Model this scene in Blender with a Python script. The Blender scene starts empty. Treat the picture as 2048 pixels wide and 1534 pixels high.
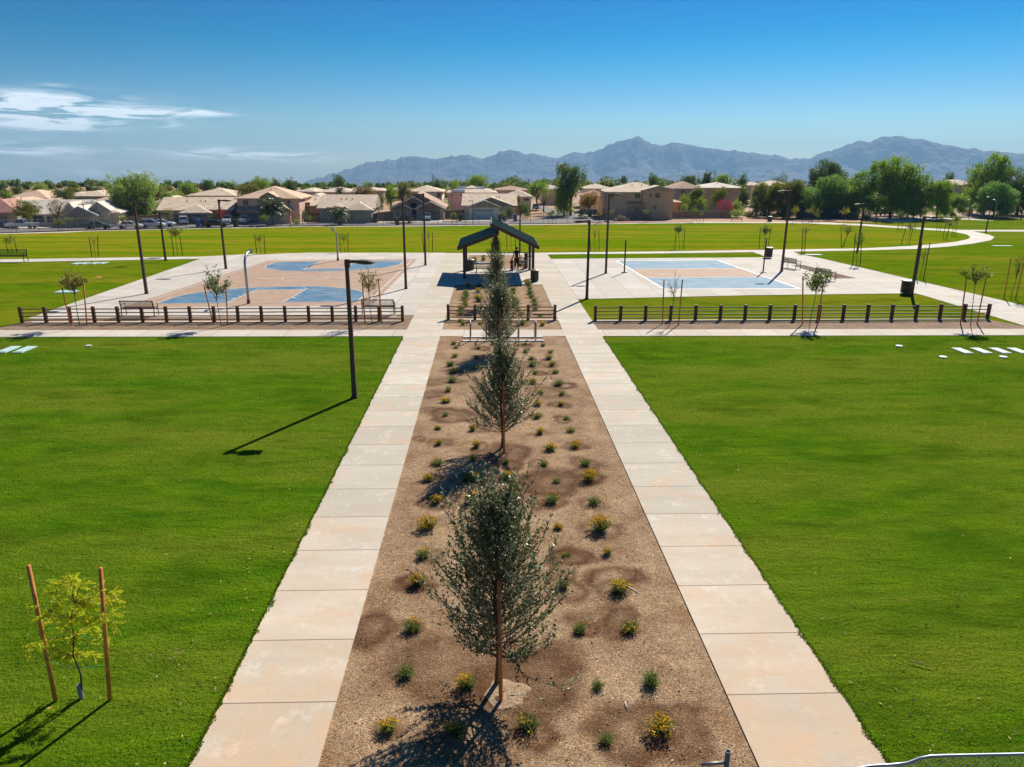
import bpy, bmesh, math, random
import numpy as np
from math import sin, cos, pi, radians, sqrt, atan2
from mathutils import Vector, Matrix
from mathutils.geometry import tessellate_polygon
R = random.Random(7)
NR = np.random.default_rng(11)
SC = bpy.context.scene
COL = SC.collection

# ---------------------------------------------------------------- camera
F = 1450.0; PITCH = radians(16.706); ROLL = radians(0.31234); YAW = radians(1.8682); HC = 8.0
_f = Vector((sin(YAW) * cos(PITCH), cos(YAW) * cos(PITCH), -sin(PITCH)))
_r = Vector((cos(YAW), -sin(YAW), 0.0)); _u = _r.cross(_f)
CR = _r * cos(ROLL) + _u * sin(ROLL); CU = -_r * sin(ROLL) + _u * cos(ROLL); CF = _f
cam = bpy.data.cameras.new("camera"); cam_o = bpy.data.objects.new("camera", cam); COL.objects.link(cam_o)
cam.sensor_width = 36; cam.sensor_fit = 'HORIZONTAL'; cam.lens = F / 2048 * 36
cam.clip_start = 0.1; cam.clip_end = 60000
m = Matrix((CR, CU, -CF)).transposed().to_4x4(); m.translation = Vector((0, 0, HC)); cam_o.matrix_world = m
SC.camera = cam_o

# ---------------------------------------------------------------- sky and sun
SUN_EL = radians(39.5); SUN_AZ = radians(28.0)      # azimuth from +Y towards +X
w = bpy.data.worlds.new("World"); SC.world = w; w.use_nodes = True
wn = w.node_tree.nodes; wl = w.node_tree.links; wn.clear()
def WN(t, **k):
    n = wn.new(t)
    for a, b in k.items(): setattr(n, a, b)
    return n
sky = WN('ShaderNodeTexSky', sky_type='NISHITA', sun_disc=False, sun_elevation=SUN_EL, sun_rotation=SUN_AZ,
         altitude=300, air_density=1.2, dust_density=0.1, ozone_density=6.0)
hsv = WN('ShaderNodeHueSaturation'); hsv.inputs['Saturation'].default_value = 1.2
hsv.inputs['Hue'].default_value = 0.495
def vm(op, a, v):
    n = WN('ShaderNodeVectorMath', operation=op); wl.new(a, n.inputs[0])
    n.inputs[1].default_value = v; return n.outputs[0]
_pw = WN('ShaderNodeGamma'); _pw.inputs[1].default_value = 1.7; wl.new(vm('MULTIPLY', sky.outputs[0], (.1, .1, .1)), _pw.inputs[0])
wl.new(vm('MULTIPLY', _pw.outputs[0], (8.6, 11.2, 11.6)), hsv.inputs['Color'])
CRP = WN('ShaderNodeValToRGB'); _e = CRP.color_ramp.elements
_st = [(.0, (.84, .79, 1.04)), (.045, (.90, .74, .88)), (.081, (.92, .66, .76)), (.139, (.70, .63, .64)), (.20, (.05, .55, .60)), (.27, (.05, .55, .6)), (.5, (1.0, 1.15, 1.15))]
for i_, (p_, c_) in enumerate(_st):
    e_ = _e[i_] if i_ < 2 else _e.new(p_)
    e_.position = p_; e_.color = (*c_, 1)
grad = WN('ShaderNodeMixRGB', blend_type='MULTIPLY'); grad.inputs[0].default_value = 1
bg = WN('ShaderNodeBackground'); bg.inputs[1].default_value = 0.078
def wmath(op, a, b=None, c=None):
    n = WN('ShaderNodeMath', operation=op)
    for i, v in enumerate((a, b, c)):
        if v is None: continue
        if isinstance(v, (int, float)): n.inputs[i].default_value = v
        else: wl.new(v, n.inputs[i])
    return n.outputs[0]
tc = WN('ShaderNodeTexCoord'); sep = WN('ShaderNodeSeparateXYZ'); wl.new(tc.outputs['Generated'], sep.inputs[0])
azn = wmath('ARCTAN2', sep.outputs[0], sep.outputs[1]); eln = wmath('ARCSINE', sep.outputs[2])
CLOUDS = [(120, 206, 150, 8, .9), (250, 232, 90, 6, 1.0), (90, 240, 160, 7, .9), (300, 226, 60, 4, .8), (160, 258, 70, 4, .7), (500, 310, 40, 4, .6), (40, 214, 190, 22, 1.2), (160, 224, 200, 12, .8), (30, 248, 150, 9, 1.0), (395, 227, 60, 6, 1.1), (40, 298, 110, 12, 1.2), (225, 298, 45, 6, .9),
          (425, 306, 90, 9, 1.1), (575, 314, 90, 8, 1.2), (60, 190, 120, 8, .3), (330, 252, 50, 4, .45), (460, 238, 25, 4, .4), (200, 345, 260, 14, .25), (110, 172, 25, 5, .25)]
wl.new(sep.outputs[2], CRP.inputs[0]); wl.new(hsv.outputs[0], grad.inputs[1]); wl.new(CRP.outputs[0], grad.inputs[2])
acc = None
def ray(px, py): return CF + CR * ((px - 1024) / F) - CU * ((py - 767) / F)
for (px, py, sx, sy, am) in CLOUDS:
    d = ray(px, py).normalized(); a0 = atan2(d.x, d.y); e0 = math.asin(d.z)
    u = wmath('DIVIDE', wmath('SUBTRACT', azn, a0), sx / F * .8); v = wmath('DIVIDE', wmath('SUBTRACT', eln, e0), sy / F * .95)
    r2 = wmath('ADD', wmath('MULTIPLY', u, u), wmath('MULTIPLY', v, v))
    g = wmath('MULTIPLY', wmath('EXPONENT', wmath('MULTIPLY', r2, -1.0)), am)
    acc = g if acc is None else wmath('ADD', acc, g)
cmb = WN('ShaderNodeCombineXYZ'); wl.new(wmath('MULTIPLY', azn, 12.0), cmb.inputs[0]); wl.new(wmath('MULTIPLY', eln, 110.0), cmb.inputs[1])
nz = WN('ShaderNodeTexNoise'); nz.inputs['Scale'].default_value = 1.0; nz.inputs['Detail'].default_value = 7; nz.inputs['Roughness'].default_value = .62; nz.inputs['Distortion'].default_value = .8
wl.new(cmb.outputs[0], nz.inputs['Vector'])
cl = wmath('MULTIPLY', acc, wmath('MULTIPLY', wmath('SUBTRACT', nz.outputs['Fac'], .43), 4.2))
clc = WN('ShaderNodeClamp'); wl.new(cl, clc.inputs[0]); clc.inputs['Max'].default_value = .68
mx = WN('ShaderNodeMixRGB'); mx.inputs[2].default_value = (12.5, 12.8, 13.2, 1)
wl.new(clc.outputs[0], mx.inputs[0]); wl.new(grad.outputs[0], mx.inputs[1]); wl.new(mx.outputs[0], bg.inputs[0])
wo = WN('ShaderNodeOutputWorld'); wl.new(bg.outputs[0], wo.inputs[0])
sun = bpy.data.lights.new("sun", 'SUN'); sun.energy = 5.0; sun.angle = radians(.53); sun.color = (1, .93, .81)
sun_o = bpy.data.objects.new("sun", sun); COL.objects.link(sun_o)
SD = Vector((sin(SUN_AZ) * cos(SUN_EL), cos(SUN_AZ) * cos(SUN_EL), sin(SUN_EL)))
sun_o.rotation_euler = SD.to_track_quat('Z', 'Y').to_euler()
SC.view_settings.view_transform = 'Standard'; SC.view_settings.look = 'None'
SC.view_settings.exposure = 0.55; SC.view_settings.gamma = 1
SC.render.engine = 'CYCLES'
SC.cycles.max_bounces = 6; SC.cycles.diffuse_bounces = 3; SC.cycles.transparent_max_bounces = 12; SC.cycles.volume_bounces = 0
try: SC.cycles.use_denoising = True
except Exception: pass

# ---------------------------------------------------------------- terrain and projection
TP = [(-1e6, 0), (66, 0), (70, -.08), (74, -.3), (146, -4.1), (150, -4.26), (156, -4.35), (430, -4.35), (480, -5.6), (20000, -558.0)]
TB = [66, 70, 74, 146, 150, 156]
def T(y):
    for (a, za), (b, zb) in zip(TP, TP[1:]):
        if y <= b: return za + (zb - za) * (y - a) / (b - a)
def G(px, py):
    """the point of the ground seen at photo pixel (px, py)"""
    d = ray(px, py); y = 50.0
    for _ in range(160): y = .5 * y + .5 * d.y * (T(y) - HC) / d.z
    t = (T(y) - HC) / d.z
    return Vector((d.x * t, d.y * t, T(d.y * t)))
def AT(px, py, Y):
    d = ray(px, py); t = Y / d.y
    return Vector((d.x * t, Y, HC + d.z * t))
def PXM(p):            # photo pixels per metre at point p
    return F / ((Vector(p) - Vector((0, 0, HC))).dot(CF))

# ---------------------------------------------------------------- materials
def S(r, g, b):
    f = lambda c: (c / 12.92 if c <= .04045 else ((c + .055) / 1.055) ** 2.4)
    return (f(r / 255), f(g / 255), f(b / 255), 1)
class NT:
    def __init__(s, name):
        s.m = bpy.data.materials.new(name); s.m.use_nodes = True; s.t = s.m.node_tree; s.n = s.t.nodes; s.l = s.t.links
        s.b = s.n['Principled BSDF']
    def node(s, t, **k):
        n = s.n.new(t)
        for a, b in k.items(): setattr(n, a, b)
        return n
    def set(s, sock, v):
        if isinstance(v, (int, float)): sock.default_value = v
        elif isinstance(v, (tuple, list)): sock.default_value = v
        else: s.l.new(v, sock)
    def math(s, op, a, b=None, c=None):
        n = s.node('ShaderNodeMath', operation=op)
        for i, v in enumerate((a, b, c)):
            if v is not None: s.set(n.inputs[i], v)
        return n.outputs[0]
    def noise(s, scale, detail=4, rough=.55, vec=None, dist=0):
        n = s.node('ShaderNodeTexNoise'); n.inputs['Scale'].default_value = scale; n.inputs['Detail'].default_value = detail
        n.inputs['Roughness'].default_value = rough; n.inputs['Distortion'].default_value = dist
        s.l.new(vec or s.pos(), n.inputs['Vector']); return n.outputs['Fac']
    def pos(s, obj=False):
        if not hasattr(s, '_p'): s._p = s.node('ShaderNodeTexCoord').outputs['Object']
        return s._p
    def scaled(s, x, y, z, rot=0):
        n = s.node('ShaderNodeMapping'); n.inputs['Scale'].default_value = (x, y, z); n.inputs['Rotation'].default_value = (0, 0, rot); s.l.new(s.pos(), n.inputs['Vector']); return n.outputs[0]
    def ramp(s, v, a, b, lo=0., hi=1.):
        n = s.node('ShaderNodeMapRange'); n.inputs[1].default_value = a; n.inputs[2].default_value = b; n.inputs[3].default_value = lo; n.inputs[4].default_value = hi
        s.set(n.inputs[0], v); return n.outputs[0]
    def mix(s, f, a, b, mode='MIX'):
        n = s.node('ShaderNodeMixRGB', blend_type=mode); s.set(n.inputs[0], f); s.set(n.inputs[1], a); s.set(n.inputs[2], b); return n.outputs[0]
    def bump(s, h, st, dist=.02):
        n = s.node('ShaderNodeBump'); n.inputs['Strength'].default_value = st; n.inputs['Distance'].default_value = dist; s.set(n.inputs['Height'], h)
        s.l.new(n.outputs[0], s.b.inputs['Normal']); return n
    def col(s, c): s.set(s.b.inputs['Base Color'], c)
    def rough(s, v): s.set(s.b.inputs['Roughness'], v)
    def spec(s, v): s.set(s.b.inputs['Specular IOR Level'], v)
    def island(s): return s.node('ShaderNodeNewGeometry').outputs['Random Per Island']
    def objrnd(s): return s.node('ShaderNodeObjectInfo').outputs['Random']
MATS = {}
def pm(name, c1, c2=None, scale=3., rough=.75, metal=0., bump=0., bscale=20., spec=.3, isl=0., contrast=(.35, .65), bd=.01):
    """procedural material: two colours mixed by noise, optional bump and per-island variation"""
    if name in MATS: return MATS[name]
    s = NT(name); c2 = c2 or tuple(v * .8 for v in c1[:3]) + (1,)
    f = s.ramp(s.noise(scale, 5), *contrast)
    c = s.mix(f, c1, c2)
    if isl: 
        v = s.ramp(s.island(), 0, 1, 1 - isl, 1 + isl)
        h = s.node('ShaderNodeHueSaturation'); s.set(h.inputs['Value'], v); s.l.new(c, h.inputs['Color']); c = h.outputs[0]
    s.col(c); s.rough(rough); s.b.inputs['Metallic'].default_value = metal; s.spec(spec)
    if bump: s.bump(s.noise(bscale, 3), bump, bd)
    MATS[name] = s.m; return s.m
def leafmat(name, c1, c2, c3=None, trans=.35, rough=.5, spec=.3, scale=.6, isl=.35):
    """foliage: clumpy colour change in space, a little of its own for each leaf, light passing through"""
    if name in MATS: return MATS[name]
    s = NT(name)
    f = s.ramp(s.noise(scale, 3), .35, .65)
    c = s.mix(f, c1, c2)
    if c3: c = s.mix(s.ramp(s.island(), .72, .8), c, c3)
    h = s.node('ShaderNodeHueSaturation'); s.set(h.inputs['Value'], s.ramp(s.island(), 0, 1, 1 - isl, 1 + isl)); s.set(h.inputs['Hue'], s.ramp(s.objrnd(), 0, 1, .487, .508)); s.l.new(c, h.inputs['Color'])
    c = h.outputs[0]
    s.col(c); s.rough(rough); s.spec(spec)
    tr = s.node('ShaderNodeBsdfTranslucent'); s.l.new(c, tr.inputs[0])
    ad = s.node('ShaderNodeMixShader'); ad.inputs[0].default_value = trans
    s.l.new(s.b.outputs[0], ad.inputs[1]); s.l.new(tr.outputs[0], ad.inputs[2])
    s.l.new(ad.outputs[0], s.n['Material Output'].inputs[0])
    MATS[name] = s.m; return s.m

# ---------------------------------------------------------------- mesh helpers
class MB:
    """collects shapes and links them as one mesh object"""
    def __init__(s): s.v = []; s.f = []
    def add(s, vs, fs):
        o = len(s.v); s.v += [tuple(v) for v in vs]; s.f += [tuple(i + o for i in f) for f in fs]; return s
    def box(s, c, d, rz=0., M=None):
        x, y, z = d[0] / 2, d[1] / 2, d[2] / 2; c = Vector(c)
        vs = [Vector((a * x, b * y, e * z)) for a in (-1, 1) for b in (-1, 1) for e in (-1, 1)]
        if M is None: M = Matrix.Rotation(rz, 3, 'Z')
        vs = [M @ v + c for v in vs]
        return s.add(vs, [(0, 1, 3, 2), (4, 6, 7, 5), (0, 4, 5, 1), (2, 3, 7, 6), (0, 2, 6, 4), (1, 5, 7, 3)])
    def bar(s, a, b, w, h=None):
        """square bar from a to b"""
        a, b = Vector(a), Vector(b); d = (b - a); L = d.length
        q = d.to_track_quat('Z', 'Y').to_matrix()
        return s.box((a + b) / 2, (w, h or w, L), M=q)
    def tube(s, pts, r, n=8, cap=True):
        pts = [Vector(p) for p in pts]; rs = r if isinstance(r, (list, tuple)) else [r] * len(pts)
        vs = []; fs = []; up = None
        for i, p in enumerate(pts):
            d = (pts[min(i + 1, len(pts) - 1)] - pts[max(i - 1, 0)])
            if d.length < 1e-9: d = Vector((0, 0, 1))
            d.normalize()
            if up is None: up = d.orthogonal().normalized()
            x = (up - d * up.dot(d))
            x = d.orthogonal().normalized() if x.length < 1e-5 else x.normalized()
            up = x; y = d.cross(x)
            for k in range(n):
                a = 2 * pi * k / n; vs.append(p + (x * cos(a) + y * sin(a)) * rs[i])
        for i in range(len(pts) - 1):
            for k in range(n):
                k2 = (k + 1) % n; fs.append((i * n + k, i * n + k2, (i + 1) * n + k2, (i + 1) * n + k))
        if cap: fs.append(tuple(range(n - 1, -1, -1))); fs.append(tuple((len(pts) - 1) * n + k for k in range(n)))
        return s.add(vs, fs)
    def cyl(s, p, r, h, n=12, r2=None): return s.tube([p, (p[0], p[1], p[2] + h)], [r, r if r2 is None else r2], n)
    def prism(s, poly, y0, y1, plane='xz', M=None, off=(0, 0, 0)):
        """poly extruded along the third axis"""
        n = len(poly); vs = []
        for t in (y0, y1):
            for (a, b) in poly:
                v = {'xz': Vector((a, t, b)), 'yz': Vector((t, a, b)), 'xy': Vector((a, b, t))}[plane]
                vs.append((M @ v if M else v) + Vector(off))
        return s.add(vs, [tuple(range(n)), tuple(range(2 * n - 1, n - 1, -1))] + [(i, i + n, (i + 1) % n + n, (i + 1) % n) for i in range(n)])
    def lathe(s, prof, c=(0, 0, 0), n=16):
        vs = []; fs = []
        for (r, z) in prof:
            for k in range(n): a = 2 * pi * k / n; vs.append((c[0] + r * cos(a), c[1] + r * sin(a), c[2] + z))
        for i in range(len(prof) - 1):
            for k in range(n): k2 = (k + 1) % n; fs.append((i * n + k, i * n + k2, (i + 1) * n + k2, (i + 1) * n + k))
        return s.add(vs, fs)
    def mesh(s, name, smooth=False, fix=True):
        me = bpy.data.meshes.new(name); me.from_pydata(s.v, [], s.f)
        if fix:
            b = bmesh.new(); b.from_mesh(me); bmesh.ops.recalc_face_normals(b, faces=b.faces); b.to_mesh(me); b.free()
        if smooth:
            me.polygons.foreach_set('use_smooth', [True] * len(me.polygons))
        return me
    def build(s, name, mat, parent=None, smooth=False, bevel=0.):
        o = link(name, s.mesh(name, smooth), mat, parent)
        if bevel:
            md = o.modifiers.new('bevel', 'BEVEL'); md.width = bevel; md.segments = 2; md.limit_method = 'ANGLE'
        return o
def link(name, me, mat=None, parent=None):
    o = bpy.data.objects.new(name, me); COL.objects.link(o)
    if mat and not me.materials: me.materials.append(mat)
    if parent: o.parent = parent
    return o
def tag(o, label=None, cat=None, group=None, kind=None):
    if label: o['label'] = label
    if cat: o['category'] = cat
    if group: o['group'] = group
    if kind: o['kind'] = kind
    return o
def thing(name, label, cat, loc=(0, 0, 0), rz=0., group=None, scale=None):
    o = bpy.data.objects.new(name, None); COL.objects.link(o); o.location = loc; o.rotation_euler = (0, 0, rz); o.empty_display_size = .2
    if scale: o.scale = scale if not isinstance(scale, (int, float)) else (scale,) * 3
    return tag(o, label, cat, group)
def dup(o, loc=None, rz=None, label=None, scale=None):
    """a copy of a thing, its parts and their sub-parts, sharing mesh data"""
    def rec(a, par):
        c = a.copy(); COL.objects.link(c); c.parent = par
        for ch in a.children: rec(ch, c)
        return c
    r = rec(o, None)
    if loc is not None: r.location = loc
    if rz is not None: r.rotation_euler = (0, 0, rz)
    if label: r['label'] = label
    if scale is not None: r.scale = scale if not isinstance(scale, (int, float)) else (scale,) * 3
    return r
ORD = ['first', 'second', 'third', 'fourth', 'fifth', 'sixth', 'seventh', 'eighth', 'ninth', 'tenth', 'eleventh', 'twelfth', 'thirteenth', 'fourteenth', 'fifteenth', 'sixteenth', 'seventeenth', 'eighteenth', 'nineteenth', 'twentieth',
       'twenty-first', 'twenty-second', 'twenty-third', 'twenty-fourth', 'twenty-fifth', 'twenty-sixth', 'twenty-seventh', 'twenty-eighth', 'twenty-ninth', 'thirtieth', 'thirty-first', 'thirty-second', 'thirty-third', 'thirty-fourth', 'thirty-fifth', 'thirty-sixth', 'thirty-seventh', 'thirty-eighth', 'thirty-ninth', 'fortieth']
def sheet(name, poly, dz, mat, skirt=.05, kind='structure', px=True, parent=None, label=None, cat=None, cuts=()):
    """a flat paving sheet draped on the terrain; poly in photo pixels (px) or metres"""
    pts = [G(*p) if px else Vector((p[0], p[1], 0)) for p in poly]
    b = bmesh.new(); vs = [b.verts.new((p.x, p.y, 0)) for p in pts]
    for tri in tessellate_polygon([[Vector((p.x, p.y, 0)) for p in pts]]):
        try: b.faces.new([vs[i] for i in tri])
        except ValueError: pass
    for yb in TB + list(cuts):
        bmesh.ops.bisect_plane(b, geom=b.verts[:] + b.edges[:] + b.faces[:], plane_co=(0, yb, 0), plane_no=(0, 1, 0))
    bmesh.ops.recalc_face_normals(b, faces=b.faces)
    if b.faces[:][0].normal.z < 0: bmesh.ops.reverse_faces(b, faces=b.faces[:])
    if skirt:
        be = [e for e in b.edges if len(e.link_faces) == 1]
        r = bmesh.ops.extrude_edge_only(b, edges=be)
        low = [g for g in r['geom'] if isinstance(g, bmesh.types.BMVert)]
        for v in low: v.co.z = -skirt
    for v in b.verts: v.co.z += T(v.co.y) + dz
    me = bpy.data.meshes.new(name); b.to_mesh(me); b.free()
    return tag(link(name, me, mat, parent), label, cat, None, kind)

# ================================================================ the ground
def grassmat(name, g1, g2, dry, dryamt, bs=.16):
    s = NT(name); p = s.pos()
    big = s.noise(bs, 5, .62, s.scaled(.5, 1.7, 1, .1)); mid = s.noise(1.1, 5, .65, s.scaled(.6, 1.6, 1, -.1)); fine = s.noise(26, 4, .75); vf = s.noise(70, 3, .8)
    c = s.mix(s.ramp(mid, .35, .65), g1, g2)
    c = s.mix(s.math('MULTIPLY', s.ramp(big, .42, .60), dryamt), c, dry)
    c = s.mix(s.math('MULTIPLY', s.ramp(s.noise(3.2, 5, .7), .6, .72), .35), c, dry)
    c = s.mix(s.math('MULTIPLY', s.ramp(s.noise(.45, 5, .65, s.scaled(.7, 1.3, 1, -.3)), .52, .66), .55), c, tuple(v * .62 for v in g1[:3]) + (1,))
    h = s.node('ShaderNodeHueSaturation'); s.l.new(c, h.inputs['Color'])
    s.set(h.inputs['Value'], s.math('MULTIPLY', s.ramp(fine, .28, .72, .62, 1.38), s.ramp(vf, .3, .7, .75, 1.25)))
    s.col(s.mix(s.math('MULTIPLY', s.ramp(s.noise(.8, 7, .72), .645, .70), .5), h.outputs[0], (.24, .19, .07, 1))); s.rough(.9); s.spec(.0)
    s.bump(s.math('ADD', s.noise(14, 4, .7), s.math('MULTIPLY', mid, 2.5)), 1.0, .06)
    return s.m
m_lawn = grassmat('lawn_grass', (.050, .128, .004, 1), (.098, .188, .005, 1), (.165, .195, .016, 1), .65)
m_mid = grassmat('mid_lawn_grazing_tint', (.072, .148, .003, 1), (.125, .198, .003, 1), (.205, .205, .012, 1), .8, .1)  # brighter yellow-green: grazing-view brightening of the lawn painted into its base colour
m_field = grassmat('field_grass', (.092, .180, .002, 1), (.150, .222, .002, 1), (.240, .215, .010, 1), 1., .07)
def concretemat(name, c1, c2, per, off, axis=1, per2=None, off2=0, jw=.012, stain=.55, near=False):
    """broom-finished concrete slabs: joints, tone of its own for each slab, rust and dirt stains"""
    s = NT(name); sp = s.node('ShaderNodeSeparateXYZ'); s.l.new(s.pos(), sp.inputs[0])
    u = s.math('DIVIDE', s.math('SUBTRACT', sp.outputs[axis], off), per)
    fr = s.math('FRACT', u); cell = s.math('FLOOR', u)
    d = s.math('MULTIPLY', s.math('MINIMUM', fr, s.math('SUBTRACT', 1.0, fr)), per)
    j = s.math('LESS_THAN', d, jw)
    wv = s.node('ShaderNodeTexWhiteNoise', noise_dimensions='2D'); cb = s.node('ShaderNodeCombineXYZ'); s.l.new(cell, cb.inputs[0])
    if per2:
        u2 = s.math('DIVIDE', s.math('SUBTRACT', sp.outputs[1 - axis], off2), per2); f2 = s.math('FRACT', u2); s.l.new(s.math('FLOOR', u2), cb.inputs[1])
        d2 = s.math('MULTIPLY', s.math('MINIMUM', f2, s.math('SUBTRACT', 1.0, f2)), per2); j = s.math('MAXIMUM', j, s.math('LESS_THAN', d2, jw))
    s.l.new(cb.outputs[0], wv.inputs['Vector'])
    n1 = s.noise(.9, 6, .65, s.scaled(.5, 1.4, 1)); n2 = s.noise(5, 6, .7, s.scaled(.45, 2.2, 1)); n3 = s.noise(45, 3, .7)
    c = s.mix(s.ramp(n1, .35, .65), c1, c2)
    c = s.mix(s.math('MULTIPLY', s.ramp(wv.outputs['Value'], 0, 1), .6), c, tuple(v * .80 for v in c2[:3]) + (1,))
    c = s.mix(s.math('MULTIPLY', s.ramp(s.noise(.75, 6, .7), .52, .72), stain), c, S(212, 162, 116))
    c = s.mix(s.math('MULTIPLY', s.ramp(s.noise(1.7, 6, .75), .55, .7), .45), c, S(232, 226, 214))
    c = s.mix(s.math('MULTIPLY', s.ramp(s.noise(3.3, 7, .8, None, 1.2), .60, .66), .35), c, S(150, 132, 112))
    c = s.mix(s.math('MULTIPLY', s.ramp(n2, .54, .80), .35), c, S(180, 160, 136))
    if near: c = s.mix(s.math('MULTIPLY', s.ramp(sp.outputs[1], 7, 17, 1, 0), s.ramp(s.noise(.9, 6, .7), .3, .62, .08, .58)), c, S(208, 168, 126))
    h = s.node('ShaderNodeHueSaturation'); s.l.new(c, h.inputs['Color']); s.set(h.inputs['Value'], s.ramp(n3, .3, .7, .93, 1.07)); c = h.outputs[0]
    c = s.mix(s.math('MULTIPLY', j, .75), c, S(95, 82, 66))
    s.col(c); s.rough(.85); s.spec(.15); s.bump(n3, .25, .01)
    return s.m
CA, CB = S(207, 198, 182), S(190, 180, 162)
m_walk = concretemat('walk_concrete', CA, CB, 1.55, .13, 1, near=True)
m_cross = concretemat('cross_path_concrete', S(208, 198, 184), S(196, 185, 168), 1.75, .5, 0, stain=.3)
m_plaza = concretemat('plaza_concrete', S(207, 200, 189), S(193, 185, 172), 2.7, .2, 1, 1.86, 3.73, .012, .45)
m_farwalk = concretemat('far_path_concrete', S(212, 205, 194), S(200, 193, 181), 1.8, 0, 0, stain=.2)
m_dirt = pm('neighbourhood_earth', S(176, 142, 112), S(150, 118, 90), .15, .9, bump=.4, bscale=3)
m_asphalt = pm('asphalt', S(120, 116, 112), S(104, 100, 97), .4, .85, bump=.2, bscale=30)
# gravel with irrigation-damp stains
def gravelmat(name, damp=True, c1=S(188, 156, 120), c2=S(154, 122, 90)):
    s = NT(name)
    big = s.noise(.8, 6, .68); c = s.mix(s.ramp(big, .38, .62), c1, c2); c = s.mix(s.math('MULTIPLY', s.ramp(s.noise(1.6, 6, .7), .55, .7), .5), c, S(172, 124, 80))
    vo = s.node('ShaderNodeTexVoronoi'); vo.inputs['Scale'].default_value = 58; s.l.new(s.pos(), vo.inputs['Vector'])
    h = s.node('ShaderNodeHueSaturation'); s.l.new(c, h.inputs['Color']); sp = s.node('ShaderNodeSeparateColor'); s.l.new(vo.outputs['Color'], sp.inputs[0])
    s.set(h.inputs['Value'], s.math('MULTIPLY', s.ramp(sp.outputs[0], 0, 1, .66, 1.3), s.ramp(s.noise(9, 5, .8), .25, .75, .72, 1.28))); c = h.outputs[0]
    c = s.mix(s.math('MULTIPLY', s.math('GREATER_THAN', sp.outputs[1], .965), .6), c, S(220, 205, 185))
    if damp:
        at = s.node('ShaderNodeAttribute', attribute_name='damp'); wet = s.math('MULTIPLY', at.outputs['Fac'], s.ramp(s.noise(2.2, 5, .7), .3, .5, .7, 1.15))
        c = s.mix(s.math('MULTIPLY', wet, 1.0), c, s.mix(s.ramp(sp.outputs[2], 0, 1), S(108, 64, 30), S(64, 37, 16)))
    s.col(c); s.rough(.9); s.spec(.15)
    s.bump(s.math('ADD', s.ramp(vo.outputs['Distance'], 0, .6, 1, 0), s.math('MULTIPLY', s.noise(6, 4, .7), 1.4)), .9, .03)
    return s.m
m_gravel = gravelmat('planting_gravel'); m_mulch = gravelmat('strip_gravel', False, S(168, 142, 116), S(146, 120, 96))

# the big sheet to the horizon
b = MB(); xs = [-14000, -3000, -800, -300, -150, -75, -30, 0, 30, 75, 150, 300, 800, 3000, 14000]; ys = [-200, -50, 0, 20, 40] + TB + [180, 220, 300, 430, 480, 700, 1200, 2500, 5000, 9000, 15500]; nxs = len(xs)
for y in ys:
    for x in xs: b.v.append((x, y, T(y) - .14))
for i in range(len(ys) - 1):
    for k in range(nxs - 1): b.f.append((i * nxs + k, i * nxs + k + 1, (i + 1) * nxs + k + 1, (i + 1) * nxs + k))
tag(b.build('ground', m_dirt), kind='structure')
XW = (-4.17, -2.393, 3.728, 5.556)
# lawns
sheet('lawn', [(-60, -6), (-3.3, -6), (-3.3, 35.4), (-60, 35.4)], 0, m_lawn, 0, px=False, cuts=range(6, 35, 4))
sheet('lawn', [(4.6, -6), (70, -6), (70, 35.4), (4.6, 35.4)], 0, m_lawn, 0, px=False, cuts=range(6, 35, 4))
sheet('lawn', [(-60, 35.4), (-3.3, 35.4), (-3.3, 66), (-60, 64.2)], 0, m_mid, 0, px=False, cuts=range(38, 66, 4))
sheet('lawn', [(4.6, 35.4), (110, 35.4), (150, 80), (4.6, 80)], 0, m_mid, 0, px=False, cuts=list(range(38, 66, 4)) + [76])
sheet('lawn', [(30, 79.9), (200, 79.9), (260, 196), (92, 185), (80, 170), (60, 120)], 0, m_mid, 0, px=False, cuts=range(84, 190, 8))
sheet('field', [(-3.4, 68), (4.8, 68), (4.8, 72.2), (-3.4, 72.2)], -.02, m_field, 0, px=False)
PN = [(-60, 510), (0, 468.4), (130, 465.2), (164, 463.1), (336, 459.2), (420, 457.4), (605, 453.6), (820, 453), (985, 450.8), (1200, 448.6), (1385, 446), (1500, 445.6), (1600, 446.6)]
PF = [(0, 467), (130, 464), (164, 462.2), (336, 458.4), (420, 456.6), (605, 452.6), (820, 451.6), (985, 449.6), (1200, 447.4), (1385, 444.4), (1500, 443.6), (1600, 444.8)]
sheet('field', [(-200, 525), (0, 519.4), (400, 514.4), (600, 507), (1088, 504), (1585, 501), (1728, 499), (1808, 495.5), (1866, 492), (1911, 488), (1945, 483), (1962, 476), (1942, 467.5), (1905, 461.8), (1831, 458), (1717, 449.6), (1640, 446.3), (1590, 446)] + PN[::-1][1:12] + [(-200, 472)], .006, m_field, 0, cuts=range(76, 146, 6))
# central walks and the crossing path
for a, c in ((0, 1), (2, 3)):
    sheet('walkway', [(XW[a], 4), (XW[c], 4), (XW[c], 71.2), (XW[a], 71.2)], .03, m_walk, .06, px=False)
sheet('cross_path', [(-60, 34.72), (XW[0], 34.66), (XW[0], 36.1), (-60, 36.4)], .026, m_cross, .06, px=False)
sheet('cross_path', [(XW[3], 34.62), (60, 34.62), (60, 36.2), (XW[3], 36.06)], .026, m_cross, .06, px=False)
sheet('cross_path', [(XW[1], 34.64), (XW[2], 34.62), (XW[2], 36.06), (XW[1], 36.1)], .026, m_cross, .06, px=False)
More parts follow.
